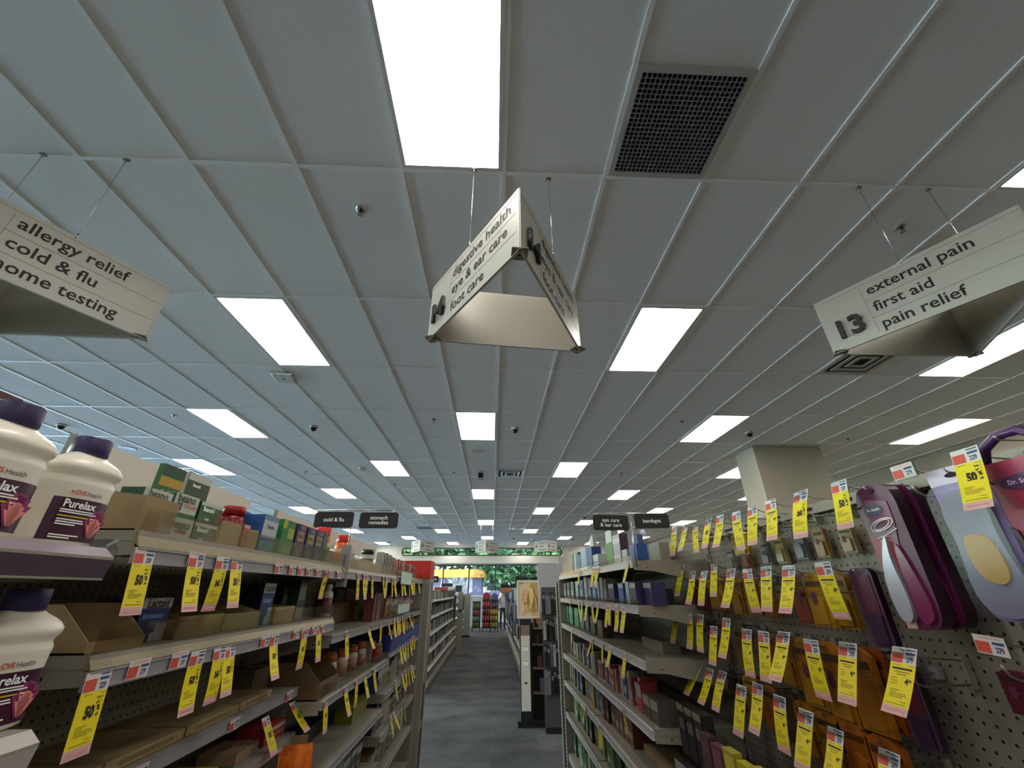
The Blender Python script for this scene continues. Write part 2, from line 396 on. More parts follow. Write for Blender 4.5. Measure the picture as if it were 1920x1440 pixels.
t = thing('projector_box', 'small white box device hanging from the ceiling beside the shiny diffuser', 'ceiling device', (-.28, 8.5, CZ))
MB().box(-.06, .06, -.08, .08, -.16, -.03, mat('device_grey', (170, 170, 172), .5)).build('device_body', t)
MB().box(-.03, .03, -.03, .03, -.03, 0, WHITE).build('mount_stem', t)
MB().box(-.05, .05, -.084, -.08, -.15, -.05, DARK).build('device_face', t)

# ================================================================ HANGING AISLE SIGNS
GROOVE = mat('sign_groove', (120, 116, 110), .6)
PIN = mat('sign_inner_face', (168, 163, 150), .3)
def aisle_sign(L_, R_, A_, zb, zt, num, lines, label, detail=True):
    """three panels round a triangle: L_ and R_ far corners, A_ the corner towards the entrance"""
    cx, cy = (L_[0]+R_[0]+A_[0])/3, (L_[1]+R_[1]+A_[1])/3
    t = thing('hanging_aisle_sign', label, 'sign', (cx, cy, zb))
    hgt = zt-zb
    for (P, Q, face) in ((L_, A_, 1), (A_, R_, 1), (R_, L_, 0)):
        d = Vector((Q[0]-P[0], Q[1]-P[1], 0)); wd = d.length; ang = math.atan2(d.y, d.x)
        p = MB(); p.box(.006, wd-.006, 0, .012, 0, hgt, PANEL)
        if detail:
            p.box(.006, wd-.006, .0121, .0126, .012, hgt-.012, PIN)
            p.box(.012, wd-.012, -.0009, -.0003, hgt-.026, hgt-.024, GROOVE)
            for k in (1, 2): z = hgt-.025-k*(hgt-.03)/3; p.box(.24, wd-.03, -.0008, -.0002, z-.0012, z+.0012, GROOVE)
            p.box(.238, .24, -.0008, -.0002, .03, hgt-.04, GROOVE)
        o = p.build('sign_panel', t, (P[0]-cx, P[1]-cy, 0), ang)
        if detail:
            letter(o, num, .16, .125, .12, -.012, BLACK, .004, 'CENTER', .008, name='aisle_number')
            for k, s in enumerate(lines): letter(o, s, .088, .262, hgt-.078-k*(hgt-.03)/3, -.0012, INK, .0012, 'LEFT', squeeze=.98)
        else:
            letter(o, num, .15, .13, .19, -.004, BLACK, .006, 'CENTER', .002, name='aisle_number')
            for k, wl in enumerate((.42, .26, .38)): z = hgt-.075-k*.115; MB().box(.3, .3+wl, -.0012, -.0004, z-.016, z+.016, mat('sign_small_print', (110, 110, 108), .6)).build('text_line', o)
    if detail:
        for P in (L_, R_, A_):
            d = (Vector((cx, cy, 0))-Vector((P[0], P[1], 0))).normalized(); a = math.atan2(d.y, d.x)
            k = MB(); k.prism([(.004, .004), (.075, -.03+.034), (.075, .008), (.004, .008)], -.035, .035, CREAMD); k.lathe([(.005, .002), (.005, .0045)], DARK, 8, (.045, 0, 0))
            k.build('corner_bracket', t, (P[0]-cx, P[1]-cy, 0), a)
        # hinge rail along the back panel's inside top
        d = Vector((R_[0]-L_[0], R_[1]-L_[1], 0)); a = math.atan2(d.y, d.x)
        k = MB(); k.box(.26, .62, -.006, -.001, hgt-.05, hgt-.022, CREAM)
        for q in range(5): k.box(.29+q*.075, .297+q*.075, -.0075, -.006, hgt-.04, hgt-.034, DARK)
        for q in (.36, .52): k.box(q, q+.03, -.008, -.001, hgt-.03, hgt-.008, CREAMD)
        k.build('hinge_rail', t, (L_[0]-cx, L_[1]-cy, 0), a)
    for P in (L_, R_):
        mx, my = (P[0]+A_[0])/2-cx, (P[1]+A_[1])/2-cy
        k = MB(); k.tube([(mx, my, hgt), (mx, my, CZ-zb-.01)], .0016 if detail else .004, CHROME, 5); k.tube([(mx, my, hgt-.01), (mx, my, hgt+.02)], .004, CHROME, 6)
        k.tube([(mx, my, CZ-zb-.03), (mx, my, CZ-zb-.008)], .005, CHROME, 6); k.build('hanging_wire', t)
        MB().box(mx-.014, mx+.014, my-.01, my+.01, CZ-zb-.018, CZ-zb-.009, CREAMD).build('ceiling_clip', t)
    return t
ZB, ZT = 1.25, 1.62
aisle_sign((-.388, 1.952), (.505, 2.045), (.093, 1.237), ZB, ZT, '14', ['digestive health', 'eye & ear care', 'foot care'], 'white triangular hanging sign reading digestive health, with aisle number fourteen')
aisle_sign((-2.82, 1.97), (-1.932, 2.0), (-2.36, 1.23), ZB, ZT, '15', ['allergy relief', 'cold & flu', 'home testing'], 'white triangular hanging sign reading allergy relief, cold and flu')
aisle_sign((2.012, 2.018), (2.905, 2.01), (2.452, 1.235), ZB, ZT, '13', ['external pain', 'first aid', 'pain relief'], 'white triangular hanging sign reading external pain, with aisle number thirteen')
aisle_sign((-2.98, 16.13), (-2.13, 16.14), (-2.55, 15.42), ZB, ZT, '6', [], 'small far hanging aisle sign closest to the red end board', False)
aisle_sign((-.65, 16.15), (.205, 16.32), (-.262, 15.43), ZB, ZT, '5', [], 'small far hanging aisle sign over the middle of the far windows', False)
aisle_sign((1.51, 16.14), (2.36, 16.13), (1.93, 15.5), ZB, ZT, '4', [], 'small far hanging aisle sign beside the eye care sign', False)

# ================================================================ GONDOLA RUNS
LB, LF, RB, RF = -1.05, -.69, 1.08, .69          # back panels and shelf fronts, both sides of the aisle
LBAY = [(.876, 2.092), (2.10, 3.312), (3.32, 4.53)]
RBAY = [(2.18, 3.415), (3.425, 4.64)]
def run(label, Xb, sgn, bays, ztop, y0, y1, endy, front):
    """spine of a shelving run: perforated backs, uprights, base deck, end panel; sgn +1 faces +x"""
    t = thing('gondola_shelving', label, 'shelving', (Xb, (y0+y1)/2, -H)); cy = (y0+y1)/2; zz = ztop+H
    ys = [b[0] for b in bays] + [bays[-1][1]]
    for a, b in zip(ys[:-1], ys[1:]):
        MB().box(-.006*sgn, -.012*sgn, a-cy+.016, b-cy-.016, .16, zz, PEG).build('pegboard_back', t)
        MB().box(-.012*sgn, (abs(front-Xb)+.0)*sgn, a-cy+.004, b-cy-.004, .10, .15, CREAM).box(-.012*sgn, (abs(front-Xb)-.04)*sgn, a-cy+.004, b-cy-.004, 0, .10, CREAMD).build('base_deck', t)
    for y in ys:
        m = MB(); m.box(-.02*sgn, .004*sgn, y-cy-.015, y-cy+.015, 0, zz+.004, CREAM)
        for k in range(int(zz/.0508)): m.box(.0041*sgn, .0045*sgn, y-cy-.004, y-cy+.004, .03+k*.0508, .055+k*.0508, DARK)
        m.build('slotted_upright', t)
    MB().box(-.15*sgn, -.02*sgn, ys[0]-cy, ys[-1]-cy, .0, zz, CREAMD).build('spine_panel', t)
    if endy:
        m = MB(); m.box(-.05*sgn, (abs(front-Xb)+.012)*sgn, endy[0]-cy, endy[1]-cy, 0, endy[2]+H, CREAM); m.build('end_panel', t)
    return t
run('cream shelving run with perforated backs on the stomach remedies side of the aisle', LB, 1, [(-.35, .868)]+LBAY, .20, -.35, 4.53, (4.535, 4.60, .10), LF)
run('cream shelving run with pegboard backs on the eye care and foot care side', RB, -1, [(-.29, .935), (.935, 2.172)]+RBAY, .222, -.29, 4.64, (4.645, 4.69, .10), RF)
# end unit closing the stomach remedies side
t = thing('end_display', 'tall cream end panel topped by a plain red board', 'display', (-.83, 4.75, -H))
MB().box(-.24, .20, -.14, .14, 0, 1.535, CREAM).build('cabinet_body', t)
MB().box(-.24, .20, -.15, .14, 1.537, 1.70, mat('red_board', (176, 32, 26), .5)).build('red_header_board', t)
MB().box(.2, .206, .0, .05, .1, 1.5, CREAMD).build('edge_strip', t)
for z in (.05, .38):
    MB().prism([(.0, z), (.045, z), (.045, z+.28), (.0, z+.28)], -.005, 0, mat('end_poster_dark', (62, 64, 70), .4)).build('end_poster', t, (.2065, -.06, 0), PI/2)
# slotted upright and plain panel at the aisle end of the eye care side
t = thing('upright_post', 'perforated almond upright post at the far end of the eye care shelves', 'post', (.675, 4.72, -H))
MB().box(-.02, .02, -.02, .02, 0, 1.50, CREAM).build('post_body', t)
m = MB()
for k in range(54): m.box(-.007, .007, -.0206, -.0202, .04+k*.027, .054+k*.027, DARK)
m.build('slot_holes', t)

# ---- shelves
LIPM = mat('shelf_deck_edge_tan', (128, 116, 86), .4)
def shelf(sgn, Xb, Xf, y0, y1, zt, label, fence=0., chan=.03, name='gondola_shelf', frontm=CHAN, shelfm=CREAM, lip=0.):
    """zt = top of the deck; channel strip from zt-chan to zt at the front"""
    dp = abs(Xf-Xb)-.008; ln = y1-y0
    t = thing(name, label, 'shelf', (Xf, y0 if sgn > 0 else y1, zt), PI/2 if sgn > 0 else -PI/2)
    # local frame: x along the shelf, -y to the aisle
    MB().box(.003, ln-.003, .004, dp, -.02, 0, shelfm).build('shelf_deck', t)
    c0, c1 = -chan-lip, -lip
    m = MB(); m.box(.002, ln-.002, -.004, .004, c0, c1-.001, frontm); m.box(.002, ln-.002, -.007, -.004, c0, c0+.004, frontm); m.box(.002, ln-.002, -.007, -.004, c1-.005, c1-.001, frontm); m.build('price_channel', t)
    if lip: m = MB(); m.face([(.002, -.004, c1), (ln-.002, -.004, c1), (ln-.002, .008, 0), (.002, .008, 0)], LIPM); m.face([(.002, .008, 0), (ln-.002, .008, 0), (ln-.002, .012, -.004), (.002, .012, -.004)], LIPM); m.face([(.002, -.004, c1), (.002, .008, 0), (.002, .012, -.02)], LIPM); m.face([(ln-.002, -.004, c1), (ln-.002, .012, -.02), (ln-.002, .008, 0)], LIPM); m.build('deck_edge', t)
    for x in (.004, ln-.008):
        b = MB(); o = [(.006, -.045), (.10, -.05), (dp, -.11), (dp, 0.0), (.006, 0.0)]
        i = len(b.v); b.v += [(x, q, z) for q, z in o] + [(x+.004, q, z) for q, z in o]; k = b.mi(shelfm); n = len(o)
        for f in (tuple(range(n))[::-1], tuple(range(n, 2*n))): b.f.append(f); b.k.append(k); b.sm.append(False)
        for a in range(n): c = (a+1) % n; b.f.append((i+a, i+c, i+n+c, i+n+a)); b.k.append(k); b.sm.append(False)
        xs = x-.0004 if x < .1 else x+.0044
        for q in range(3): b.face([(xs, .02+q*.11, -.004), (xs, .02+q*.11, -.017), (xs, .12+q*.11, -.017), (xs, .12+q*.11, -.004)] if q*.11+.12 < dp else [(xs, .02+q*.11, -.004), (xs, .02+q*.11, -.017), (xs, dp-.02, -.017), (xs, dp-.02, -.004)], TAND)
        b.face([(xs, .072, -.03), (xs, .072, -.036), (xs, .078, -.036), (xs, .078, -.03)], DARK)
        b.build('shelf_bracket', t)
    if fence: MB().box(.006, ln-.006, .006, .0085, .0, fence, FENCE).build('clear_fence', t)
    return t
sh = 'on the stomach remedies side'
shelf(1, LB, LF, *LBAY[0], .110, 'top shelf holding green gas relief boxes and cardboard trays behind a clear fence', .045, lip=.03)
shelf(1, LB, LF, *LBAY[1], .105, 'top shelf with orange jugs just past the grey upright '+sh, .05, lip=.022)
shelf(1, LB, LF, *LBAY[2], .105, 'far top shelf ending at the red end board', .04, lip=.01)
shelf(1, LB, LF, *LBAY[0], -.098, 'second shelf carrying the dark blue lactase boxes behind a clear fence', .045, lip=.022)
shelf(1, LB, LF, *LBAY[1], -.17, 'second shelf with one large brown box at the back', .0)
shelf(1, LB, LF, *LBAY[2], -.165, 'far second shelf crowded with hanging tags below the clear sign holder', .03)
shelf(1, LB, -.79, *LBAY[0], -.345, 'nearly empty third shelf with a flat row of cardboard trays', .0)
shelf(1, LB, LF, *LBAY[1], -.40, 'third shelf with orange capped bottles behind a clear fence', .05)
shelf(1, LB, LF, *LBAY[2], -.37, 'far third shelf under the blue display tray', .0)
shelf(1, LB, -.77, *LBAY[0], -.49, 'fourth shelf with a loose red box at its end', .0)
shelf(1, LB, LF, *LBAY[1], -.667, 'empty bare fourth shelf beside the orange pouch', .0)
shelf(1, LB, LF, *LBAY[2], -.60, 'far fourth shelf below the blue display tray', .0)
shelf(1, LB, LF, *LBAY[2], -.815, 'far fifth shelf low down before the red end board', .0)
shelf(1, LB, LF, *LBAY[2], -1.03, 'far sixth shelf low down before the red end board', .0)
shelf(1, LB, LF, *LBAY[1], -.93, 'low fifth shelf under the empty bare shelf', .0)
shelf(1, LB, LF, *LBAY[0], -.72, 'low fifth shelf under the loose red box', .0)
CHANB = mat('price_channel_bright', (176, 174, 178), .25)
RZ = [.135, -.065, -.285, -.53, -.745, -.98, -1.255]
RN = ['top', 'second', 'third', 'fourth', 'fifth', 'sixth', 'bottom']
for k, z in enumerate(RZ[:6]):
    for (a, b), e in zip(RBAY, ('near', 'far')):
        shelf(-1, RB, RF, a, b, z, '%s shelf from the top on the eye care side, %s bay' % ('very first' if k == 0 else RN[k], e), .024, .036, frontm=CHANB)

# front sign posts with black category signs
def category_post(X, Y, z0, z1, label, plate=True):
    t = thing('sign_post', label, 'post', (X, Y, z0)); h = z1-z0
    if plate: m = MB(); m.prism([(-.045, 0), (.0, 0), (.0, .18), (-.045, .18)], -.006, .006, GREYM); m.build('grey_clip_plate', t, (.02, -.005, -.035))
    MB().tube([(0, 0, .1 if plate else .0), (0, 0, h)], .003, CHROME, 6).build('thin_pole', t)
    MB().tube([(-.19, 0, h), (.20, 0, h)], .003, CHROME, 6).build('cross_bar', t)
    return t
def rrect(w, h, r, n=5):
    o = []
    for cx, cz, a0 in ((w/2-r, -h/2+r, -PI/2), (w/2-r, h/2-r, 0), (-w/2+r, h/2-r, PI/2), (-w/2+r, -h/2+r, PI)):
        for k in range(n+1): a = a0+PI/2*k/n; o.append((cx+r*math.cos(a), cz+r*math.sin(a)))
    return o
def category_sign(X, Y, z, w, h, lines, label, ry=0.):
    t = thing('category_sign', label, 'sign', (X, Y, z), 0, None, ry)
    o = MB().prism(rrect(w, h, .014), -.003, .003, BLKS).build('sign_plate', t)
    m = MB(); m.tube([(-w*.35, 0, h/2-.004), (-w*.35, 0, h/2+.01)], .0025, CHROME, 5); m.tube([(w*.35, 0, h/2-.004), (w*.35, 0, h/2+.01)], .0025, CHROME, 5); m.build('hanging_clip', t)
    for k, s in enumerate(lines): letter(o, s, .026, 0, (len(lines)-1)*.0115-k*.023, -.0036, WHITEINK, .0003)
    return t
category_post(-.70, 2.15, .055, .364, 'thin pole with a crossbar carrying the cold and flu sign')
category_sign(-.79, 2.15, .318, .19, .076, ['cold & flu'], 'black rounded sign reading cold and flu')
category_sign(-.57, 2.15, .316, .19, .076, ['stomach', 'remedies'], 'black rounded sign reading stomach remedies')
category_post(.70, 2.15, .10, .352, 'thin pole with a crossbar carrying the eye care sign', False)
category_sign(.595, 2.15, .307, .182, .075, ['eye care', '& ear care'], 'black rounded sign reading eye care and ear care', .02)
category_sign(.807, 2.15, .316, .18, .072, ['bandages'], 'black rounded sign reading bandages, behind the blue kit pouch', -.02)

# header boards over the stomach remedies run
hb = mat('header_board_cream', (196, 188, 176), .6)
for k, (a, b) in enumerate([(1.152, 2.087), (2.37, 3.37), (3.58, 4.52)]):
    t = thing('header_board', 'cream header board standing above the top shelf, %s one past the white bottles' % ORD[k], 'board', (-1.19, a, .285))
    MB().box(-.008, .008, 0, b-a, 0, .115, hb).build('board_face', t); MB().box(-.009, .009, -.004, 0, 0, .116, CREAMD).build('edge_trim', t)
    m = MB()
    for y in (.12, b-a-.12): m.tube([(0, y, 0), (0, y, -.085)], .004, CHROME, 6); m.tube([(.01, y, 0), (.03, y-.02, .03), (.03, y+.03, .035), (.01, y+.04, 0)], .002, CHROME, 5)
    m.build('wire_stand', t)
t = thing('header_board', 'dark maroon header board peeking out above the larger white bottle', 'board', (-1.19, .25, .285))
MB().box(-.008, .008, 0, .735, 0, .147, mat('maroon_board', (84, 48, 58), .5)).build('board_face', t)
MB().box(-.004, .004, .1, .11, -.09, 0, CHROME).box(-.004, .004, .6, .61, -.09, 0, CHROME).build('wire_stand', t)

# ---- display trays with the white bottles
MAUVE = mat('mauve_metal', (128, 112, 124), .45); PURD = mat('dark_purple_front', (74, 60, 76), .5)
def display_tray(zt, x0, lab, top, front):
    t = thing('display_tray', lab, 'tray', (x0, .12, zt), PI/2)
    MB().box(0, .615, .02, .42, -.012, 0, CREAM).build('tray_deck', t)
    m = MB()
    m.face([(0, .018, .0), (0, 0, -.014), (.615, 0, -.014), (.615, .018, .0)][::-1], top); m.face([(0, 0, -.014), (.615, 0, -.014), (.615, 0, -.018), (0, 0, -.018)][::-1], CREAM)
    m.face([(.615, 0, -.014), (.615, .018, 0), (.615, .03, 0), (.615, .03, -.046), (.615, .004, -.046)][::-1], top)
    m.face([(0, 0, -.018), (.615, 0, -.018), (.615, .004, -.044), (0, .004, -.044)][::-1], front); m.face([(0, .004, -.044), (.615, .004, -.044), (.615, .004, -.047), (0, .004, -.047)][::-1], CREAM)
    m.build('front_lip', t)
    m = MB(); m.box(.05, .07, .03, .40, -.05, -.012, CREAMD); m.box(.54, .56, .03, .40, -.05, -.012, CREAMD); m.build('tray_bracket', t)
    return t
display_tray(.064, -.605, 'mauve display tray under the two white bottles', MAUVE, PURD)
display_tray(-.165, -.605, 'pale display tray under the lower white bottle', mat('pale_tray', (176, 168, 166), .4), mat('pale_tray_front', (170, 162, 158), .45))
t = thing('clear_bracket', 'small clear plastic bracket at the end of the mauve tray', 'bracket', (-.64, .752, .02), PI/2)
MB().prism([(0, 0), (.035, 0), (.03, .045), (.012, .06), (0, .06)], 0, .05, CLEAR).build('bracket_body', t)
MB().prism([(0, .046), (.02, .058), (.018, .062), (0, .05)], -.002, .0, GREYM).build('bracket_rim', t)

BOT = mat('white_bottle_plastic', (226, 218, 204), .32, 0, .5); CAP = mat('purple_cap_plastic', (50, 38, 84), .4); LBL = mat('plum_label', (62, 20, 46), .35)
PETAL = mat('pink_petals', (222, 132, 128), .5); MAG = mat('magenta_glow', (142, 52, 100), .5); YINK = mat('label_yellow_ink', (206, 176, 40), .5)
def bottle(loc, s, lab, rot=PI/2-.12):
    t = thing('laxative_bottle', lab, 'bottle', loc, rot, 'white laxative bottles')
    b = MB(); b.lathe([(.044, 0), (.0515, .004), (.0525, .012), (.0525, .084), (.0535, .091), (.0535, .096), (.0505, .102), (.0508, .106), (.0555, .112), (.057, .117), (.0565, .121), (.051, .128), (.043, .134), (.034, .139), (.028, .143), (.0255, .147)], BOT, 36, sx=1, sy=.78, sq=2.6)
    b.build('bottle_body', t)
    c = MB(); pr = [(.0255, .1445), (.0265, .146), (.0262, .172), (.025, .1745), (.022, .175)]
    c.lathe(pr, CAP, 48); c.build('cap', t)
    # wrap label on the front (local -y) following the body's section
    l = MB(); n = 18; sq = 2.6; R = .0529; th0 = -PI/2-.86; th1 = -PI/2+1.0
    def pt(t_, z):
        ct, st = math.cos(t_), math.sin(t_); e = (abs(ct)**sq+abs(st)**sq)**(-1/sq); return (R*ct*e, R*.78*st*e*1.006, z)
    for k in range(n):
        a, b_ = th0+(th1-th0)*k/n, th0+(th1-th0)*(k+1)/n
        l.face([pt(a, .008), pt(b_, .008), pt(b_, .07), pt(a, .07)], LBL, True)
    o = l.build('wrap_label', t)
    yf = -.0418
    for (x, z, sc, mt) in ((.0215, .03, 1.15, MAG), (.0225, .026, .8, PETAL)):
        p = MB()
        for k in range(6): a = PI*.15+k*PI/7; p.face([(x-.003*sc, yf+.0002*0, z-.014*sc), (x+.003*sc, yf, z-.014*sc), (x+.012*sc*math.cos(a)+.005*sc, yf, z+.02*sc*math.sin(a)), (x+.012*sc*math.cos(a)-.004*sc, yf, z+.024*sc*math.sin(a))], mt)
        p.build('flower_print', o, (0, -.0003 if mt is MAG else -.0006, 0))
    letter(o, 'Purelax', .0165, -.036, .0605, yf-.0004, WHITEINK, .0004, 'LEFT')
    letter(t, 'CVS', .0095, -.027, .0785, yf-.001, RED, .0003, 'LEFT'); letter(t, 'Health', .0092, -.0085, .0785, yf-.001, INK, 0, 'LEFT')
    hb_ = MB()
    hb_.face([(-.034, yf-.001, .079), (-.031, yf-.001, .0755), (-.028, yf-.001, .079), (-.0295, yf-.001, .081), (-.031, yf-.001, .0798), (-.0325, yf-.001, .081)], RED); hb_.build('heart_mark', t)
    q = MB()
    for (x0, x1, z, mt) in ((-.037, .014, .0515, WHITEINK), (-.037, .02, .0482, WHITEINK), (-.037, .01, .0425, YINK), (.013, .026, .0425, WHITEINK), (-.036, .004, .0375, WHITEINK), (-.036, .006, .034, WHITEINK), (-.036, -.006, .0305, WHITEINK), (-.037, .006, .015, WHITEINK), (-.037, -.006, .0115, WHITEINK)):
        q.face([(x0, yf-.0004, z-.0009), (x1, yf-.0004, z-.0009), (x1, yf-.0004, z+.0009), (x0, yf-.0004, z+.0009)], mt)
    q.build('fine_print', o)
    t.scale = (s, s, s); return t
bottle((-.70, .715, .064), 1., 'white laxative bottle with a purple cap, beside the tan tray on the mauve tray')
bottle((-.69, .578, .064), 1.03, 'white laxative bottle half cut off at the edge of the view, mauve tray')
bottle((-.69, .715, -.165), .98, 'white laxative bottle standing in shade on the pale lower tray')

# ---- cartons and trays
PBOX = {}
def carton(sgn, X, Y0_, Y1_, z, h, d, base, lab, bands=(), texts=(), name='medicine_carton', cat='box', group=None, side=None, tilt=0.):
    """front face on the plane X from Y0_ to Y1_; bands = (u0,u1,v0,v1,colour) on the front in 0..1; texts = (string,size,u,v,mat)"""
    if Y0_ > Y1_: Y0_, Y1_ = Y1_, Y0_
    wd = Y1_-Y0_; bm_ = col(base) if isinstance(base, tuple) else base
    m = MB(); m.box(0, wd, 0, d, 0, h, bm_)
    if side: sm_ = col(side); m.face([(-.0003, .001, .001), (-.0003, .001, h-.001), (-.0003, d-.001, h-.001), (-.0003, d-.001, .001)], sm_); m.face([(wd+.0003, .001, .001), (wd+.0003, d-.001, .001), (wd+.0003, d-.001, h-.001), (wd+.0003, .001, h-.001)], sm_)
    for k, (u0, u1, v0, v1, c) in enumerate(bands):
        y = -.0003*(k+1); m.face([(u0*wd, y, v0*h), (u1*wd, y, v0*h), (u1*wd, y, v1*h), (u0*wd, y, v1*h)], col(c))
    o = m.build(name, None, (X, Y0_ if sgn > 0 else Y1_, z), PI/2 if sgn > 0 else -PI/2, 0, tilt); tag(o, lab, cat, group)
    for (s, sz, u, v, mt) in texts: letter(o, s, sz, u*wd, v*h, -.0003*(len(bands)+2), mt, .0004, squeeze=.9)
    return o
def cpx(sgn, X, px0, px1, pyt, z, d, base, lab, **k):
    a, b = yx(px0, X, z), yx(px1, X, z); h = zy(pyt, X, (a+b)/2)-z
    return carton(sgn, X, a, b, z, max(h, .01), d, base, lab, **k)
def open_tray(sgn, X, Ya, Yb, z, hf, hb_, d, lab, m=TAN):
    """cardboard shelf tray: low front wall, tall back, sloping sides"""
    if Ya > Yb: Ya, Yb = Yb, Ya
    wd = Yb-Ya; t = MB(); e = .0025
    t.box(0, wd, 0, d, 0, e, m); t.box(e, wd-e, 0, e, e, hf, m); t.box(e, wd-e, d-e, d, e, hb_, m)
    for x in (0, wd-e):
        o = [(0, 0), (d, 0), (d, hb_), (d*.25, hb_), (0, hf)]; i = len(t.v)
        t.v += [(x, q, zz) for q, zz in o]+[(x+e, q, zz) for q, zz in o]; k = t.mi(m); n = 5
        for f in ((4, 3, 2, 1, 0), (5, 6, 7, 8, 9)): t.f.append(tuple(i+q for q in f)); t.k.append(k); t.sm.append(False)
        for a in range(n): c = (a+1) % n; t.f.append((i+a, i+c, i+n+c, i+n+a)); t.k.append(k); t.sm.append(False)
    return tag(t.build('cardboard_tray', None, (X, Ya if sgn > 0 else Yb, z), PI/2 if sgn > 0 else -PI/2), lab, 'tray', 'cardboard shelf trays')
S1 = .111; S2 = -.097; S1B = .106
GR, DG, WT, YB, BL, PU = (52, 118, 58), (28, 82, 44), (226, 226, 216), (214, 170, 40), (48, 98, 178), (74, 44, 96)
INKG = mat('dark_green_ink', (40, 62, 46), .5); WI = WHITEINK
open_tray(1, -.712, .885, .985, S1, .068, .075, .28, 'tan cardboard tray right beside the white bottles on the top shelf')
carton(1, -.732, .90, .982, S1+.003, .086, .05, WT, 'white gas relief carton lying behind the first tan tray front', side=DG, texts=[('beano', .026, .5, .88, INKG)])
carton(1, -.885, 1.12, 1.207, S1, .20, .014, GR, 'tall green carton with an orange yellow band at the back of the top shelf', bands=[(0, 1, .86, 1, DG), (0, 1, .72, .84, YB), (.06, .24, .36, .46, (220, 226, 214))], texts=[('Gas Relief', .016, .5, .64, mat('lime_ink', (170, 210, 110), .5))])
carton(1, -.885, 1.222, 1.325, S1, .203, .014, (48, 84, 44), 'dark green carton with a white top strip behind the gas relief boxes', bands=[(0, 1, .9, 1, WT), (.66, 1, .3, .56, (110, 62, 50))], side=WT, texts=[('Beanaid', .012, .4, .84, WI)])
carton(1, -.745, 1.012, 1.098, S1, .0475, .05, WT, 'lower of two stacked white gas relief cartons at the shelf front', bands=[(0, 1, 0, .14, GR), (.3, .8, .3, .44, (178, 92, 84))], side=DG, texts=[('beano', .03, .5, .68, INKG)])
carton(1, -.747, 1.012, 1.096, S1+.048, .053, .05, WT, 'upper of two stacked white gas relief cartons at the shelf front', bands=[(0, 1, 0, .2, GR), (.12, .34, .28, .62, (96, 100, 96))], side=DG, texts=[('beano', .028, .46, .82, INKG), ('ULTRA 800', .010, .68, .52, mat('pale_red_ink', (200, 110, 100), .5))])
for k in (0, 1):
    carton(1, -.745, 1.104, 1.195, S1+k*.047, .0465+.004*k, .05, (62, 112, 54), ('lower' if k == 0 else 'upper')+' of two stacked green store brand cartons with a white top strip', bands=[(0, 1, .82, 1, WT), (.7, 1, 0, .55, (120, 76, 56)), (.3, .48, .14, .26, (214, 216, 204))], side=DG, texts=[('Beanaid', .016, .36, .66, WI)])
open_tray(1, -.74, 1.203, 1.30, S1, .066, .07, .2, 'tan cardboard tray in front of the red capped bottle')
def small_bottle(loc, r, h, body, cap, lab, capr=.7, group='small bottles on the shelves', lblc=None, name='medicine_bottle'):
    t = thing(name, lab, 'bottle', loc, random.random(), group)
    MB().lathe([(r*.92, 0), (r, .004), (r, h*.66), (r*.86, h*.75), (r*capr*.9, h*.79)], col(body, .3), 18).build('bottle_body', t)
    c = MB(); c.lathe([(r*capr, h*.785), (r*capr, h-.003), (r*capr*.93, h)], col(cap, .35), 18); c.build('cap', t)
    if lblc: MB().lathe([(r*1.012, h*.1), (r*1.012, h*.58)], col(lblc, .5), 18).build('wrap_label', t)
    return t
small_bottle((-.82, 1.372, S1), .038, .13, (150, 26, 30), (190, 28, 34), 'red bottle with a red cap behind the second tan tray', .85)
carton(1, -.735, 1.303, 1.335, S1, .068, .03, (190, 96, 70), 'slim orange store brand carton beside the second tan tray', bands=[(0, 1, .86, 1, (220, 190, 176))])
open_tray(1, -.75, 1.338, 1.418, S1, .062, .066, .025, 'tan cardboard tray in front of the blue antacid boxes')
carton(1, -.82, 1.418, 1.468, S1, .128, .07, BL, 'blue antacid box behind the third tan tray', bands=[(.1, .9, .6, .8, (170, 196, 226))])
carton(1, -.84, 1.474, 1.53, S1, .132, .07, (40, 88, 172), 'second blue antacid box behind the third tan tray', bands=[(.1, .9, .6, .85, (190, 206, 226))])
carton(1, -.745, 1.424, 1.52, S1, .117, .07, (116, 156, 190), 'pale blue fiber carton with a white panel on the top shelf', bands=[(0, 1, .42, .86, (206, 216, 222)), (0, 1, .0, .3, (70, 150, 176)), (0, 1, .32, .42, (40, 80, 160))], side=BL, texts=[('Dissolve', .014, .5, .7, INKB)])
carton(1, -.745, 1.558, 1.655, S1, .122, .07, (44, 136, 58), 'bright green carton with a yellow corner beside the pale blue carton', bands=[(.0, .3, .76, 1, (206, 200, 60)), (.45, .95, .5, .8, (176, 190, 60)), (.2, .9, .1, .3, (100, 160, 90))], side=(60, 150, 70))
for k, y in enumerate((1.675, 1.772, 1.862)):
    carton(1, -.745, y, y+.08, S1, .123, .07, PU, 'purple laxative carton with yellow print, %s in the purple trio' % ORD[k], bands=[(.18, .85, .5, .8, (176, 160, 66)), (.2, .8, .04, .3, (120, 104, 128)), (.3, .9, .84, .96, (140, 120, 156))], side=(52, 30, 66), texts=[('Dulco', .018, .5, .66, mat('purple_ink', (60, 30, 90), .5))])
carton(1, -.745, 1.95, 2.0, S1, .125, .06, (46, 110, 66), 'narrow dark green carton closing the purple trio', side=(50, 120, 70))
open_tray(1, -.735, 2.008, 2.088, S1, .055, .06, .2, 'tan cardboard tray below the first red capped jug')
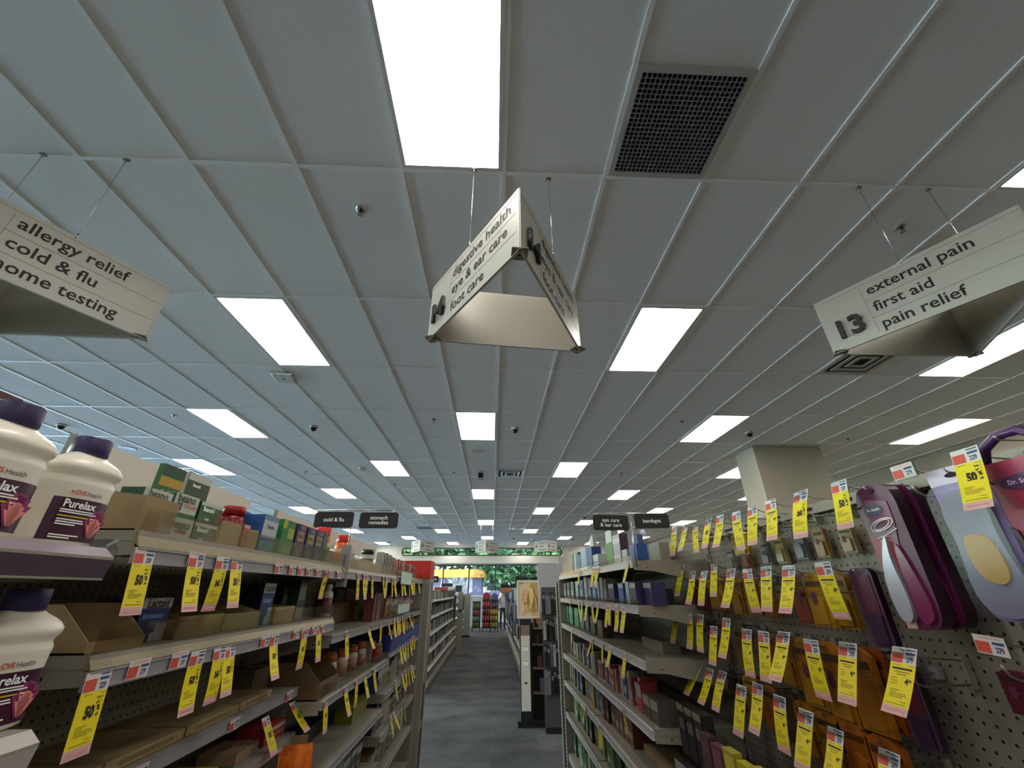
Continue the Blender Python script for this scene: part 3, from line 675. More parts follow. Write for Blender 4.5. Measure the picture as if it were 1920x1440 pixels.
def jug(loc, lab):
    t = thing('fiber_jug', lab, 'jug', loc, .3, 'orange jugs with red caps')
    MB().lathe([(.03, 0), (.036, .006), (.036, .07), (.033, .082), (.027, .088)], mat('orange_jug', (226, 96, 40), .35), 20).build('jug_body', t)
    MB().lathe([(.031, .086), (.032, .09), (.032, .118), (.029, .122)], mat('red_jug_cap', (204, 40, 40), .35), 24).build('cap', t)
    MB().lathe([(.0364, .02), (.0364, .055)], col((240, 190, 120)), 20).build('wrap_label', t)
jug((-.79, 2.048, S1+.034), 'orange jug with a red cap just before the grey clip plate')
carton(1, -.75, 2.011, 2.085, S1+.0028, .031, .09, TAN, 'brown carton inside the tray under the first red capped jug')
jug((-.80, 2.36, S1B+.041), 'orange jug with a red cap just past the grey clip plate')
carton(1, -.76, 2.31, 2.42, S1B, .04, .10, TAN, 'brown carton under the orange jug past the grey clip plate')
open_tray(1, -.735, 2.45, 2.70, S1B, .05, .055, .24, 'long tan cardboard tray on the top shelf past the orange jugs')
open_tray(1, -.735, 2.71, 2.95, S1B, .045, .05, .24, 'second long tan cardboard tray past the orange jugs')
small_bottle((-.80, 2.86, S1B+.003), .04, .13, (214, 208, 196), (30, 60, 50), 'white bottle with a dark green lid in the second long tray', .95, lblc=(110, 84, 60))
small_bottle((-.80, 2.55, S1B+.003), .02, .09, (220, 214, 200), (225, 225, 220), 'thin white bottle in the long tan tray', .7)
for k in range(9):
    y = 3.0+k*.033
    carton(1, -.73, y, y+.02, S1B, .13-.006*(k % 3), .05, [(196, 192, 186), (90, 84, 80), (210, 206, 200), (60, 54, 50)][k % 4], 'slim clear and grey hanging pack, %s on the top shelf before the clear sign holder' % ORD[k], name='hanging_pack', cat='pack', group='slim packs on the top shelf', bands=[(.1, .9, .85, .95, (225, 225, 222))])
for k in range(10):
    y = 3.36+k*.1
    carton(1, -.74, y, y+.05, .106, .12-.01*(k % 2), .05, [(170, 70, 66), (196, 150, 146), (180, 60, 56)][k % 3], 'pale red pack, %s on the far top shelf before the red end board' % ORD[k], name='hanging_pack', cat='pack', group='red packs on the far top shelf', bands=[(.1, .9, .8, .92, (216, 206, 204))])
t = thing('clear_sign_holder', 'clear acrylic sign holder clipped to the far top shelf front', 'sign holder', (-.672, 3.36, .095), PI/2)
MB().box(0, .42, -.004, 0, -.045, .035, mat('frosted_clear', (206, 226, 216), .15, 0, .8)).build('holder_plate', t); MB().box(0, .42, -.008, 0, -.05, -.045, CHROME).build('holder_rail', t)
t = thing('clear_sign_holder', 'clear acrylic sign holder clipped to the far second shelf front', 'sign holder', (-.672, 3.36, -.13), PI/2)
MB().box(0, .44, -.004, 0, -.01, .045, mat('frosted_clear', (206, 226, 216), .15, 0, .8)).build('holder_plate', t); MB().box(0, .44, -.008, 0, -.016, -.01, CHROME).build('holder_rail', t)
# second shelf
open_tray(1, -.715, .885, 1.02, S2, .018, .078, .28, 'tan cardboard tray beside the lower white bottle on the second shelf')
LACT = (44, 62, 122)
def lact(a, b, X, h, lab):
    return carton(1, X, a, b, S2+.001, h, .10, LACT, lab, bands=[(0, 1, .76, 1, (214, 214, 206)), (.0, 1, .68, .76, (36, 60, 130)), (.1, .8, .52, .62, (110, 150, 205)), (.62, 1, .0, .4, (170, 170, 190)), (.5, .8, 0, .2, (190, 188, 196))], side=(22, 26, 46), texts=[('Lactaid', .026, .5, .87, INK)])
lact(1.04, 1.13, -.755, .085, 'large dark blue lactase box between the first two yellow tags')
lact(1.54, 1.62, -.75, .122, 'dark blue lactase box further along the second shelf')
open_tray(1, -.74, 1.15, 1.33, S2, .045, .066, .28, 'empty tan tray beside the large dark blue box')
open_tray(1, -.74, 1.335, 1.53, S2, .042, .062, .28, 'empty tan tray short of the second dark blue box')
open_tray(1, -.74, 1.63, 1.785, S2, .05, .055, .28, 'empty tan tray past the second dark blue box')
carton(1, -.80, 1.795, 1.85, S2+.001, .12, .08, (30, 30, 32), 'black carton with a round mark on the second shelf', bands=[(.3, .8, .45, .7, (110, 106, 104))], side=(24, 24, 26))
carton(1, -.765, 1.855, 1.925, S2+.001, .135, .08, (70, 88, 76), 'grey green carton with a white face beside the black carton', bands=[(.1, .9, .5, .95, (170, 178, 168)), (.0, 1, .0, .3, (150, 154, 158))], side=(40, 70, 50))
carton(1, -.80, 1.95, 2.02, S2+.001, .14, .08, (32, 66, 40), 'dark green carton near the small brown labelled bottle', side=(28, 60, 36))
small_bottle((-.725, 2.065, S2+.001), .022, .125, (206, 200, 190), (214, 208, 200), 'small white bottle with a brown label at the end of the second shelf', .6, lblc=(120, 54, 30))
carton(1, -.93, 2.78, 3.30, -.168, .11, .10, TAND, 'large plain brown box at the back of the second shelf', name='cardboard_box')
carton(1, -.94, 2.82, 2.98, -.057, .07, .08, (48, 52, 62), 'dark grey box on the large brown box')
carton(1, -.94, 3.0, 3.2, -.057, .075, .08, (150, 36, 36), 'red box on the large brown box')
for k in range(5):
    y = 3.03+k*.052; carton(1, -.76, y, y+.04, -.168, .16, .06, [(170, 86, 84), (60, 60, 64), (150, 150, 152)][k % 3], 'hanging pack, %s at the end of the brown box shelf' % ORD[k], name='hanging_pack', cat='pack', group='packs past the brown box')
def row(sgn, X, ya, yb, z, lab, cols, hs, ds=.08, gap=.008, wr=(.045, .075), name='medicine_carton', cat='box', grp=None, band=True):
    """a run of unlike cartons standing side by side; lab gets the ordinal"""
    y = ya; k = 0
    while y < yb-.03:
        wd = random.uniform(*wr); c = random.choice(cols); h = random.uniform(*hs)
        bs = [(0, 1, random.uniform(.5, .62), random.uniform(.72, .9), random.choice([(214, 214, 210), (190, 196, 200), (224, 210, 190)])), (.1, .7, .15, .3, random.choice([(150, 150, 150), (200, 190, 120), (120, 60, 60)]))] if band else []
        carton(sgn, X, y, min(y+wd, yb), z, h, ds, c, lab % ORD[k], bands=bs, name=name, cat=cat, group=grp, side=c)
        y += wd+gap*random.uniform(.3, 2.); k += 1
row(1, -.76, 3.36, 4.48, -.163, 'carton, %s along the far second shelf below the upper clear sign holder', [(150, 110, 50), (130, 60, 50), (170, 140, 70)], (.11, .15), grp='cartons on the far second shelf')
# third shelf
for k, (a, b) in enumerate([(.90, 1.16), (1.17, 1.42), (1.43, 1.68), (1.69, 1.90)]):
    carton(1, -.81, a, b, -.343, .022, .22, TAN, 'flat tan cardboard tray lying on the third shelf, %s from the white bottles' % ORD[k], name='cardboard_tray', cat='tray', bands=[(.15, .85, .2, .7, (150, 122, 86))])
carton(1, -.90, 1.93, 2.06, -.343, .075, .12, (120, 100, 80), 'grey brown box at the end of the nearly empty third shelf', name='cardboard_box')
open_tray(1, -.71, 2.11, 2.34, -.398, .06, .13, .28, 'tall tan tray at the start of the orange capped bottle shelf', TAND)
for k in range(8):
    small_bottle((-.775-.03*(k % 2), 2.40+k*.085, -.398), .032, .125, (206, 190, 172), (214, 112, 50), 'white bottle with an orange cap, %s along the third shelf' % ORD[k], .85, 'orange capped bottles on the third shelf', (170, 120, 90))
carton(1, -.76, 3.09, 3.2, -.398, .11, .08, (176, 160, 140), 'pale carton ending the orange capped bottle shelf')
t = thing('blue_display_tray', 'dark blue cardboard display tray on the far third shelf', 'tray', (-.685, 3.33, -.368), PI/2)
m = MB(); BLT = mat('navy_tray', (46, 56, 122), .5); m.prism([(0, 0), (1.17, 0), (1.17, .10), (.75, .10), (.62, .07), (.3, .07), (.2, .10), (0, .10)], 0, .004, BLT); m.box(0, .004, .004, .28, 0, .10, BLT); m.box(1.166, 1.17, .004, .28, 0, .1, BLT); m.box(.004, 1.166, .004, .28, 0, .003, BLT); m.build('tray_shell', t)
MB().face([(.32, -.0006, .045), (.9, -.0006, .05), (.9, -.0006, .058), (.32, -.0006, .053)], col((120, 130, 180))).build('light_stripe', t)
row(1, -.72, 3.36, 4.46, -.364, 'orange brown carton in the blue display tray, %s along', [(170, 96, 40), (190, 120, 50), (120, 50, 40)], (.11, .14), grp='cartons in the blue display tray')
# fourth shelf and below
carton(1, -.80, 1.90, 2.06, -.488, .05, .10, (176, 44, 50), 'red box lying at the end of the fourth shelf', bands=[(0, 1, .62, .85, (214, 190, 186)), (0, 1, .3, .4, (200, 150, 146))], tilt=.0)
carton(1, -.80, 1.72, 1.86, -.488, .03, .12, (170, 140, 110), 'flat tan box beside the loose red box')
carton(1, -.80, 1.10, 1.30, -.488, .06, .12, (60, 130, 66), 'green box in shade on the fourth shelf', bands=[(.3, .9, .2, .8, (200, 196, 80))])
carton(1, -.80, 1.33, 1.62, -.488, .03, .2, (176, 170, 90), 'flat yellow green pack on the fourth shelf')
t = thing('orange_pouch', 'large orange printed pouch hanging at the end of the fourth shelf', 'pouch', (-.705, 1.975, -.80), .25)
ORG = textured('orange_pouch_print', (226, 116, 24), (186, 66, 20), 26, .35)
m = MB(); nz = 8
for k in range(nz):
    z0, z1 = .30*k/nz, .30*(k+1)/nz
    def hw(z): return .050+.012*math.sin(z/.30*PI)
    def dp(z): return .004+.016*math.sin(z/.30*PI)
    for sx in (-1, 1):
        m.face([(sx*hw(z0), 0, z0), (0, -dp(z0), z0), (0, -dp(z1), z1), (sx*hw(z1), 0, z1)][::sx], ORG, True); m.face([(sx*hw(z0), 0, z0), (0, dp(z0), z0), (0, dp(z1), z1), (sx*hw(z1), 0, z1)][::-sx], ORG, True)
m.build('pouch_body', t); MB().box(-.03, .03, -.002, .002, .298, .325, TAND).build('pouch_header', t)
carton(1, -.90, 2.55, 2.85, -.665, .06, .1, (30, 30, 34), 'black box at the back of the empty bare shelf')
carton(1, -.78, 2.95, 3.25, -.665, .07, .1, (140, 140, 40), 'olive yellow box at the far end of the empty bare shelf')
small_bottle((-.735, 3.16, -.398+.0), .03, .1, (190, 70, 50), (200, 190, 110), 'red and yellow jar at the end of the orange capped bottle shelf', .9)
row(1, -.75, 3.34, 4.5, -.598, 'carton, %s along the far fourth shelf under the navy tray', [(190, 180, 160), (150, 130, 60), (60, 80, 140), (120, 60, 60), (150, 150, 90)], (.11, .16), grp='cartons on the far fourth shelf')
row(1, -.75, 3.34, 4.5, -.813, 'carton, %s along the far fifth shelf', [(70, 100, 160), (200, 190, 180), (90, 60, 90), (150, 140, 70)], (.10, .16), grp='cartons on the far fifth shelf')
row(1, -.75, 3.34, 4.5, -1.028, 'carton, %s along the far sixth shelf', [(150, 150, 150), (100, 90, 80), (150, 130, 70)], (.10, .16), grp='cartons on the far sixth shelf')
row(1, -.78, 2.14, 3.26, -.928, 'grey carton, %s along the low fifth shelf', [(110, 116, 110), (140, 140, 140), (84, 90, 86)], (.12, .18), .1, wr=(.09, .15), grp='cartons on the low fifth shelf')
t = thing('paper_goods_bag', 'clear bag of white paper goods low beside the tray run', 'bag', (-.74, 2.95, -H+.155), PI/2)
MB().lathe([(.08, 0), (.1, .03), (.1, .1), (.07, .15)], mat('white_wrap', (190, 188, 180), .5), 16, sx=2.6, sy=.9, sq=3).build('bag_body', t)
MB().box(-.2, .2, -.004, .004, .15, .17, BLISTER).build('bag_seam', t)

# ================================================================ PRICE TAGS
def tag_mesh(half, curl, skew):
    m = MB(); w2 = .027; segs = [(.03, .0235, PAPER), (.0235, .002, None), (.002, 0, YEL)]
    def y(z): return curl*((.03-z)/.12)**2 + skew*0
    def q(x0, x1, z1, z0, mt, off=0.):
        m.face([(x0, y(z0)-off, z0), (x1, y(z0)-off, z0), (x1, y(z1)-off, z1), (x0, y(z1)-off, z1)], mt, True)
    q(-w2, w2, .031, .001, PAPER); q(-.0255, -.001, .0205, .0025, RED, .0003)
    zs = [.001, -.012, -.025, -.038, -.051, -.064, -.076]
    for a, b_ in zip(zs[:-1], zs[1:]): q(-w2, w2, a, b_, YEL)
    q(-w2, w2, -.076, -.0905, PINK)
    f = m.mesh('sale_tag'); me_ = f
    p = MB(); o = .0004
    def bar(x0, x1, z, t_, mt): p.face([(x0, y(z)-o, z-t_), (x1, y(z)-o, z-t_), (x1, y(z)-o, z+t_), (x0, y(z)-o, z+t_)], mt)
    bar(-.02, -.004, -.002, .0006, YELD); bar(.012, .025, -.002, .0006, YELD); bar(.004, .024, .0265, .0012, INKB); bar(.004, .024, .0195, .0022, INKB)
    for z, a, b_ in ((-.047, -.018, .002), (-.05, -.018, -.004), (-.0535, -.018, .016), (-.0565, -.018, .018), (-.0595, -.018, .01), (-.067, .006, .02), (-.072, -.02, .02)): bar(a, b_, z, .0007, YELD)
    bar(-.02, .02, -.0835, .0024, mat('pink_print', (206, 140, 140), .6))
    if not half:
        bar(-.021, .021, -.0085, .0017, INK); bar(-.016, .016, -.0145, .001, YELD); bar(-.01, .01, -.019, .001, YELD)
        for z in (-.026, -.031, -.036): bar(-.02, -.006, z, .0007, YELD)
    g_ = p.mesh('fine_print'); return me_, g_, y
TM = {}
def sale_tag(sgn, X, Y, z, roll, half, lab, grp, s=1., var=0, yaw=0., rx=0.):
    """z is the top of the yellow strip"""
    k = (half, var % 3)
    if k not in TM: TM[k] = tag_mesh(half, (.0, -.012, .012)[var % 3], 0)
    me_, g_, y = TM[k]
    o = bpy.data.objects.new('sale_tag', me_); COL.objects.link(o); o.location = (X, Y, z+H); o.scale = (s, s, s)
    o.rotation_euler = (-rx, roll, (PI/2 if sgn > 0 else -PI/2)+yaw); tag(o, lab, 'price tag', grp)
    c = bpy.data.objects.new('fine_print', g_); COL.objects.link(c); c.parent = o
    tl = PI/2
    letter(o, '279' if not half else '229', .0125, .0135, .0085, y(.008)-.0006, INKB, .0004, squeeze=.75)
    if half:
        letter(o, '50', .0235, .0005, -.029, y(-.029)-.0006, INK, .0013, squeeze=.8); letter(o, '%', .011, .0175, -.0245, y(-.025)-.0006, INK, .0004)
        letter(o, 'buy 1', .0062, .0165, -.0085, y(-.008)-.0006, INK, .0001); letter(o, 'get 1', .0062, .0165, -.0155, y(-.015)-.0006, INK, .0001); letter(o, 'off', .006, .0175, -.034, y(-.034)-.0006, INK, .0002)
    else:
        letter(o, '4', .014, .0125, -.031, y(-.03)-.0006, INK, .0004); letter(o, '00', .006, .0195, -.0285, y(-.03)-.0006, INK, .0002)
    return o
def price_label(sgn, X, Y, z, lab, grp, yaw=0., roll=0.):
    m = MB(); w2 = .027
    m.face([(-w2, 0, .0235), (w2, 0, .0235), (w2, 0, .031), (-w2, 0, .031)], PAPER); m.face([(-w2, 0, 0), (w2, 0, 0), (w2, 0, .0235), (-w2, 0, .0235)], PAPER); m.face([(-.0255, -.0003, .002), (-.001, -.0003, .002), (-.001, -.0003, .0205), (-.0255, -.0003, .0205)], RED)
    m.face([(.004, -.0004, .0175), (.024, -.0004, .0175), (.024, -.0004, .022), (.004, -.0004, .022)], INKB); m.face([(-.018, -.0004, .0262), (.02, -.0004, .0262), (.02, -.0004, .0282), (-.018, -.0004, .0282)], mat('pink_print', (206, 140, 140), .6))
    o = m.build('price_label', None, (X, Y, z), (PI/2 if sgn > 0 else -PI/2)+yaw, 0, roll); tag(o, lab, 'price label', grp)
    letter(o, '279', .0125, .0135, .009, -.0006, INKB, .0004, squeeze=.75); return o
def lean(sgn, X, ax, ay, bx, by, L_=.0905):
    """a tag hanging from A leans out to the aisle until its foot shows at B; what is left over is roll"""
    A = atX(ax, ay, X); d = ray(bx, by); xb = A.y/(d.y/d.x); out = (X-xb)*-sgn
    dz = A.z-d.z*(xb/d.x); rx = max(-.45, min(.75, math.atan2(out, max(.03, dz)))); ln = math.hypot(out, dz)
    return A, rx, 0., max(.85, min(1.3, ln/L_))
def tags_px(sgn, X, pts, half, where, grp, yaw=0., wild=0.):
    for k, (ax, ay, bx, by) in enumerate(pts):
        A, rx, roll, s = lean(sgn, X, ax, ay, bx, by); hv = half if isinstance(half, bool) else half[k]
        sale_tag(sgn, X+.0012*sgn*(k % 3), A.y, A.z, roll, hv, 'yellow %s tag, %s %s' % ('half price' if hv else 'sale', ORD[k], where), grp, s, k, random.uniform(-wild, wild)*.4, rx=rx)
XL = LF+.009
tags_px(1, XL, [(267, 1059, 244, 1154), (364, 1065, 343, 1148), (412.5, 1069, 397, 1145), (443, 1070, 436, 1140), (610, 1083, 595, 1122)], True, 'along the top shelf edge from the white bottles', 'half price tags on the top shelf')
tags_px(1, XL, [(671.9, 1087, 669.8, 1124.5), (682.8, 1087.5, 680, 1124), (688, 1088, 687, 1124), (698.4, 1088.5, 698, 1121.9), (718.8, 1090, 717.7, 1120.8), (724.5, 1090.6, 724.5, 1120.8), (736, 1091.7, 735.4, 1118.8), (740, 1092, 739.8, 1118.8)], True, 'under the orange jug shelf past the grey clip plate', 'tags past the clip plate', .25, .2)
tags_px(1, XL, [(754, 1092.7, 755, 1117.7), (757.3, 1093, 758, 1117.5), (760.4, 1093, 761, 1114.6), (767, 1093, 768.8, 1116.7), (770.8, 1093.8, 772, 1115.6), (774, 1094, 775, 1115), (777, 1094, 777, 1115), (785, 1094.5, 785, 1112)], False, 'on the far top shelf before the red end board', 'tags on the far top shelf', .2, .3)
tags_px(1, XL, [(177, 1298, 140, 1423), (364, 1249, 336, 1341), (409, 1238, 400, 1318), (430, 1234, 423, 1306), (511.7, 1212.5, 508, 1276), (569, 1199, 565, 1254), (598, 1191, 596, 1241)], True, 'along the second shelf edge from the lower white bottle', 'half price tags on the second shelf')
tags_px(1, XL, [(650.5, 1196, 651, 1236), (692, 1185, 697.5, 1218), (714, 1177, 715, 1204)], True, 'on the edge of the big brown box shelf', 'tags under the brown box shelf')
tags_px(1, XL, [(729, 1172, 734.5, 1199), (739.3, 1168.6, 739.3, 1195.7), (745.5, 1167, 749.7, 1190.8), (750, 1166, 751, 1188), (754.6, 1163.8, 755.3, 1189.4), (758.8, 1163, 759.4, 1186.7), (763, 1161, 763.6, 1184), (768.5, 1159.6, 773, 1179), (774, 1156, 774.7, 1175.5)], False, 'on the far second shelf above the navy tray', 'tags above the navy tray', .2, .3)
tags_px(1, -.78, [(501.6, 1362, 515, 1415), (553, 1331, 571, 1375)], True, 'hanging askew from the nearly empty third shelf', 'askew tags on the third shelf')
tags_px(1, XL, [(611, 1327, 609, 1375), (648, 1300, 650.5, 1344), (668, 1286.5, 669, 1325), (685, 1274, 691, 1309), (701.5, 1262, 701.5, 1298)], True, 'under the orange capped bottle shelf', 'tags under the orange capped bottles', .15)
tags_px(1, XL, [(751, 1218.6, 755, 1245), (755, 1216, 758, 1241), (760, 1213, 762, 1237), (765, 1209.6, 766, 1234), (769, 1206, 770, 1230), (773, 1200.5, 774, 1222), (777, 1198, 777, 1218)], False, 'just under the navy tray', 'tags under the navy tray', .2, .2)
tags_px(1, -.76, [(527, 1420, 525, 1462), (556, 1401, 553, 1447)], True, 'on the fourth shelf edge below the loose red box', 'tags on the fourth shelf')
tags_px(1, XL, [(742, 1284, 746, 1313), (755, 1271, 758, 1296), (761, 1264, 765, 1288), (766, 1260, 768, 1285), (770.5, 1256, 772, 1280), (773, 1253, 779, 1271)], False, 'along the far fourth shelf edge', 'tags on the far fourth shelf', .2, .2)
tags_px(1, XL, [(734, 1351.6, 737.7, 1381), (740, 1343, 747, 1369), (752.6, 1336.7, 754, 1360), (759, 1328.5, 760, 1352)], False, 'along the far fifth shelf edge', 'tags on the far fifth shelf', .2, .2)
for k, y in enumerate([1.02, 1.43, 1.53, 1.60, 1.67, 1.76, 1.90, 2.0]):
    price_label(1, LF+.0085, y+.03, .0515, 'red and white price label without a tag, %s in the top shelf strip' % ORD[k], 'price labels in the top shelf strip')
for k, y in enumerate([.985, 1.10, 1.48, 1.54, 1.70, 1.78, 1.86, 1.95]):
    price_label(1, LF+.0085, y, -.147, 'red and white price label without a tag, %s in the second shelf strip' % ORD[k], 'price labels in the second shelf strip')
for k, y in enumerate([1.24, 1.62, 2.0]): price_label(1, -.7815, y, -.376, 'faded price label, %s on the nearly empty third shelf front' % ORD[k], 'price labels on the third shelf')
XR = RF-.010
tags_px(-1, XR, [(1176, 1062, 1169, 1093), (1121, 1071, 1118, 1099), (1117, 1072, 1115, 1101), (1112, 1072, 1108, 1101), (1086, 1077, 1086, 1092)], False, 'under the top eye care shelf from the blue kit', 'tags under the top eye care shelf', .5, .25)
tags_px(-1, XR, [(1170, 1148, 1165, 1186.7), (1157.5, 1147, 1159, 1184.6), (1143, 1144, 1141, 1164), (1137.7, 1144, 1135.6, 1176), (1121, 1141, 1119, 1169), (1111, 1140, 1111.7, 1168), (1100, 1137, 1096, 1164), (1091, 1136, 1092, 1166), (1085.6, 1134.6, 1085.6, 1159.6), (1069, 1131, 1068, 1148)], False, 'under the second eye care shelf from its near end', 'tags under the second eye care shelf', .6, .3)
tags_px(-1, XR, [(1171, 1236, 1167, 1272), (1144, 1222, 1141, 1248), (1130, 1215, 1128, 1236), (1111, 1206, 1110, 1226), (1108.5, 1204.6, 1104, 1232), (1072, 1185, 1070, 1202)], False, 'under the third eye care shelf from its near end', 'tags under the third eye care shelf', .4, .3)
tags_px(-1, XR, [(1170, 1340, 1175, 1363), (1126, 1369, 1130, 1404), (1097, 1330, 1092, 1356), (1082.5, 1317, 1087, 1340)], False, 'low on the eye care side from its near end', 'tags on the low eye care shelves', .4, .3)

# ================================================================ EYE CARE SIDE: goods on the shelves
def rowR(X, ya, yb, z, lab, cols, hs, wr=(.03, .06), ds=.09, gap=.01, grp=None, top=None):
    y = ya; k = 0
    while y < yb-.02:
        wd = random.uniform(*wr); c = cols[k % len(cols)] if random.random() < .8 else random.choice(cols); h = random.uniform(*hs)
        bs = [(0, 1, .78, .97, top)] if top and random.random() < .7 else []
        bs.append((.1, .8, .2, .45, random.choice([(200, 204, 206), (150, 170, 190), (190, 180, 120)])))
        carton(-1, X+random.uniform(0, .03), y, min(y+wd, yb), z, h, ds, c, lab % ORD[k], bands=bs, group=grp, side=c)
        y += wd+gap*random.uniform(.4, 2.4); k += 1
T = [z+.001 for z in RZ]
def rpx(px0, px1, pyt, X, k, d, base, lab, **kw): return cpx(-1, X, px0, px1, pyt, T[k], d, base, lab, **kw)
# top shelf, from the kit pouch away
t = thing('kit_pouch', 'blue kit in a clear zip pouch on the corner of the top eye care shelf', 'pouch', (.715, 2.235, T[0]), -PI/2)
MB().prism([(-.055, .002), (.055, .002), (.055, .075), (-.055, .075)], .004, .06, mat('kit_blue', (30, 92, 168), .35)).build('blue_box', t)
MB().prism([(-.045, .075), (.045, .075), (.04, .12), (-.04, .12)], .02, .05, mat('kit_blue_dark', (22, 68, 130), .35)).build('blue_insert', t)
MB().prism([(-.06, 0), (.06, 0), (.062, .08), (.055, .125), (.025, .15), (-.025, .15), (-.055, .125), (-.062, .08)], 0, .066, BLISTER).build('clear_pouch', t)
MB().tube([(-.035, .03, .148), (-.03, .03, .162), (.03, .03, .162), (.035, .03, .148)], .004, mat('grey_handle', (110, 108, 112), .4), 6).build('pouch_handle', t)
rpx(1153, 1166, 1003, .715, 0, .05, (190, 180, 196), 'tall slim lilac and white pack beside the kit pouch', name='eye_care_pack', bands=[(0, 1, .7, .85, (225, 225, 230)), (0, 1, .1, .3, (216, 212, 220))], side=(84, 60, 80))
rpx(1141, 1152, 995, .80, 0, .05, (206, 204, 200), 'tall plain white pack behind the green eye care pack', name='eye_care_pack')
rpx(1139, 1152, 1018, .72, 0, .06, (70, 140, 44), 'bright green eye care pack with a pale side', name='eye_care_pack', side=(206, 220, 206))
rpx(1166, 1177, 1031, .72, 0, .05, (200, 206, 210), 'low white box tucked next to the kit pouch', name='eye_care_pack')
rpx(1108, 1123, 1041, .72, 0, .06, (214, 218, 218), 'white folded carton with a grey swirl on the top eye care shelf', name='eye_care_pack', bands=[(.1, .9, .4, .5, (90, 100, 110))])
carton(-1, .98, 2.55, 3.0, T[0], .12, .06, (170, 162, 150), 'plain cream board at the back of the top eye care shelf', name='backing_board', cat='board')
rpx(1112, 1119, 1008, .76, 0, .03, (196, 190, 196), 'thin pale leaning card on the top eye care shelf', name='leaning_card', cat='card', tilt=-.25)
for k, (a, b_, y, c, s) in enumerate([(1101, 1112, 1027, (44, 78, 150), (44, 78, 150)), (1096, 1101, 1029, (150, 180, 200), (90, 140, 180)), (1091, 1096, 1031, (160, 186, 200), (60, 110, 170)), (1086, 1090.5, 1040, (40, 70, 150), (30, 60, 140)), (1082, 1086, 1036, (70, 110, 110), (60, 90, 90)), (1078, 1081.5, 1038, (190, 200, 204), (120, 140, 150)), (1074, 1077.5, 1039, (60, 64, 74), (50, 50, 60))]):
    rpx(a, b_, y, .715, 0, .07, c, 'blue and white eye drop carton, %s beyond the white folded carton' % ORD[k], name='eye_drop_carton', group='eye drop cartons on the top shelf', side=s)
BW = [(46, 66, 130), (40, 88, 168), (190, 194, 198), (60, 54, 110), (170, 196, 214)]
for k, (a, b_, y, c) in enumerate([(1203, 1225, 1092, (62, 56, 112)), (1184, 1195, 1092, (60, 56, 110)), (1176, 1182, 1091, (200, 204, 204)), (1162, 1171, 1093, (52, 104, 190)), (1143, 1153, 1094, (62, 58, 108)), (1134, 1139, 1086, (150, 144, 136)), (1127, 1132, 1083, (190, 188, 180)), (1121, 1125, 1090, (120, 160, 200)), (1112, 1119, 1088, (70, 110, 180)), (1104, 1110, 1084, (60, 80, 96)), (1097, 1102, 1083, (190, 200, 204)), (1088, 1095, 1088, (50, 74, 130)), (1080, 1085, 1090, (180, 190, 190)), (1071, 1077, 1091, (80, 90, 84)), (1064, 1069, 1093, (60, 64, 62)), (1058, 1062, 1094, (90, 96, 90))]):
    rpx(a, b_, y, .72 if k else .76, 1, .07, c, 'eye care pack, %s along the second shelf from its near end' % ORD[k], name='eye_care_pack', group='eye care packs on the second shelf', bands=[(0, 1, .74, .96, (196, 192, 190))] if k in (0, 1, 3, 4) else [(.1, .7, .2, .5, (150, 170, 190))], side=c)
carton(-1, .80, 2.25, 2.36, T[1], .07, .10, (40, 40, 46), 'black box at the near end of the second eye care shelf')
for k, (a, b_, y, c) in enumerate([(1121, 1131, 1163, (90, 70, 60)), (1108, 1117, 1155, (70, 52, 46)), (1098, 1105, 1148, (40, 60, 44)), (1088, 1096, 1143, (44, 120, 74)), (1078, 1086, 1140, (34, 130, 80)), (1068, 1075, 1138, (30, 110, 70)), (1061, 1066, 1136, (60, 140, 100))]):
    rpx(a, b_, y, .74, 2, .07, c, 'carton, %s in the mostly empty third eye care shelf counting away from the plain box' % ORD[k], name='eye_care_pack', group='packs on the third eye care shelf', bands=[(.1, .8, .6, .9, tuple(min(255, int(v*1.4)) for v in c))])
carton(-1, .86, 2.40, 2.72, T[2], .05, .09, (150, 140, 128), 'plain low box on the nearly empty third eye care shelf', name='cardboard_box')
rowR(.73, 2.50, 3.40, T[3], 'carton, %s on the fourth eye care shelf, near bay', [(176, 84, 44), (200, 120, 110), (170, 100, 90), (190, 170, 160), (40, 70, 130), (60, 100, 150)], (.10, .14), grp='cartons on the fourth eye care shelf near bay', top=(206, 196, 190))
carton(-1, .73, 2.43, 2.50, T[3], .12, .08, (196, 60, 80), 'pink red carton with a white top on the fourth eye care shelf', bands=[(0, 1, .5, .95, (206, 200, 196))])
for k in (0, 1): carton(-1, .73, 2.21+k*.105, 2.305+k*.105, T[3], .09, .09, (96, 84, 80), 'white topped brown carton, %s at the near corner of the fourth eye care shelf' % ORD[k], bands=[(0, 1, .55, .95, (176, 166, 160))])
rowR(.73, 3.46, 4.60, T[3], 'carton, %s on the fourth eye care shelf, far bay', [(150, 140, 136), (120, 110, 104), (190, 180, 176), (90, 80, 80)], (.10, .14), (.05, .09), grp='cartons on the fourth eye care shelf far bay')
rowR(.73, 2.75, 3.40, T[4], 'carton, %s on the fifth eye care shelf, near bay', [(120, 60, 44), (60, 40, 40), (150, 90, 60), (110, 96, 90)], (.11, .15), (.05, .09), grp='cartons on the fifth eye care shelf near bay')
carton(-1, .80, 2.30, 2.72, T[4], .03, .2, TAN, 'flat tan cardboard tray on the fifth eye care shelf', name='cardboard_tray', cat='tray')
rowR(.73, 3.46, 4.60, T[4], 'carton, %s on the fifth eye care shelf, far bay', [(40, 90, 150), (90, 150, 170), (190, 150, 60), (40, 50, 60), (170, 120, 100)], (.12, .16), (.035, .06), grp='cartons on the fifth eye care shelf far bay')
GRS = [(120, 150, 70), (60, 110, 60), (150, 160, 100), (34, 70, 44), (20, 34, 26)]
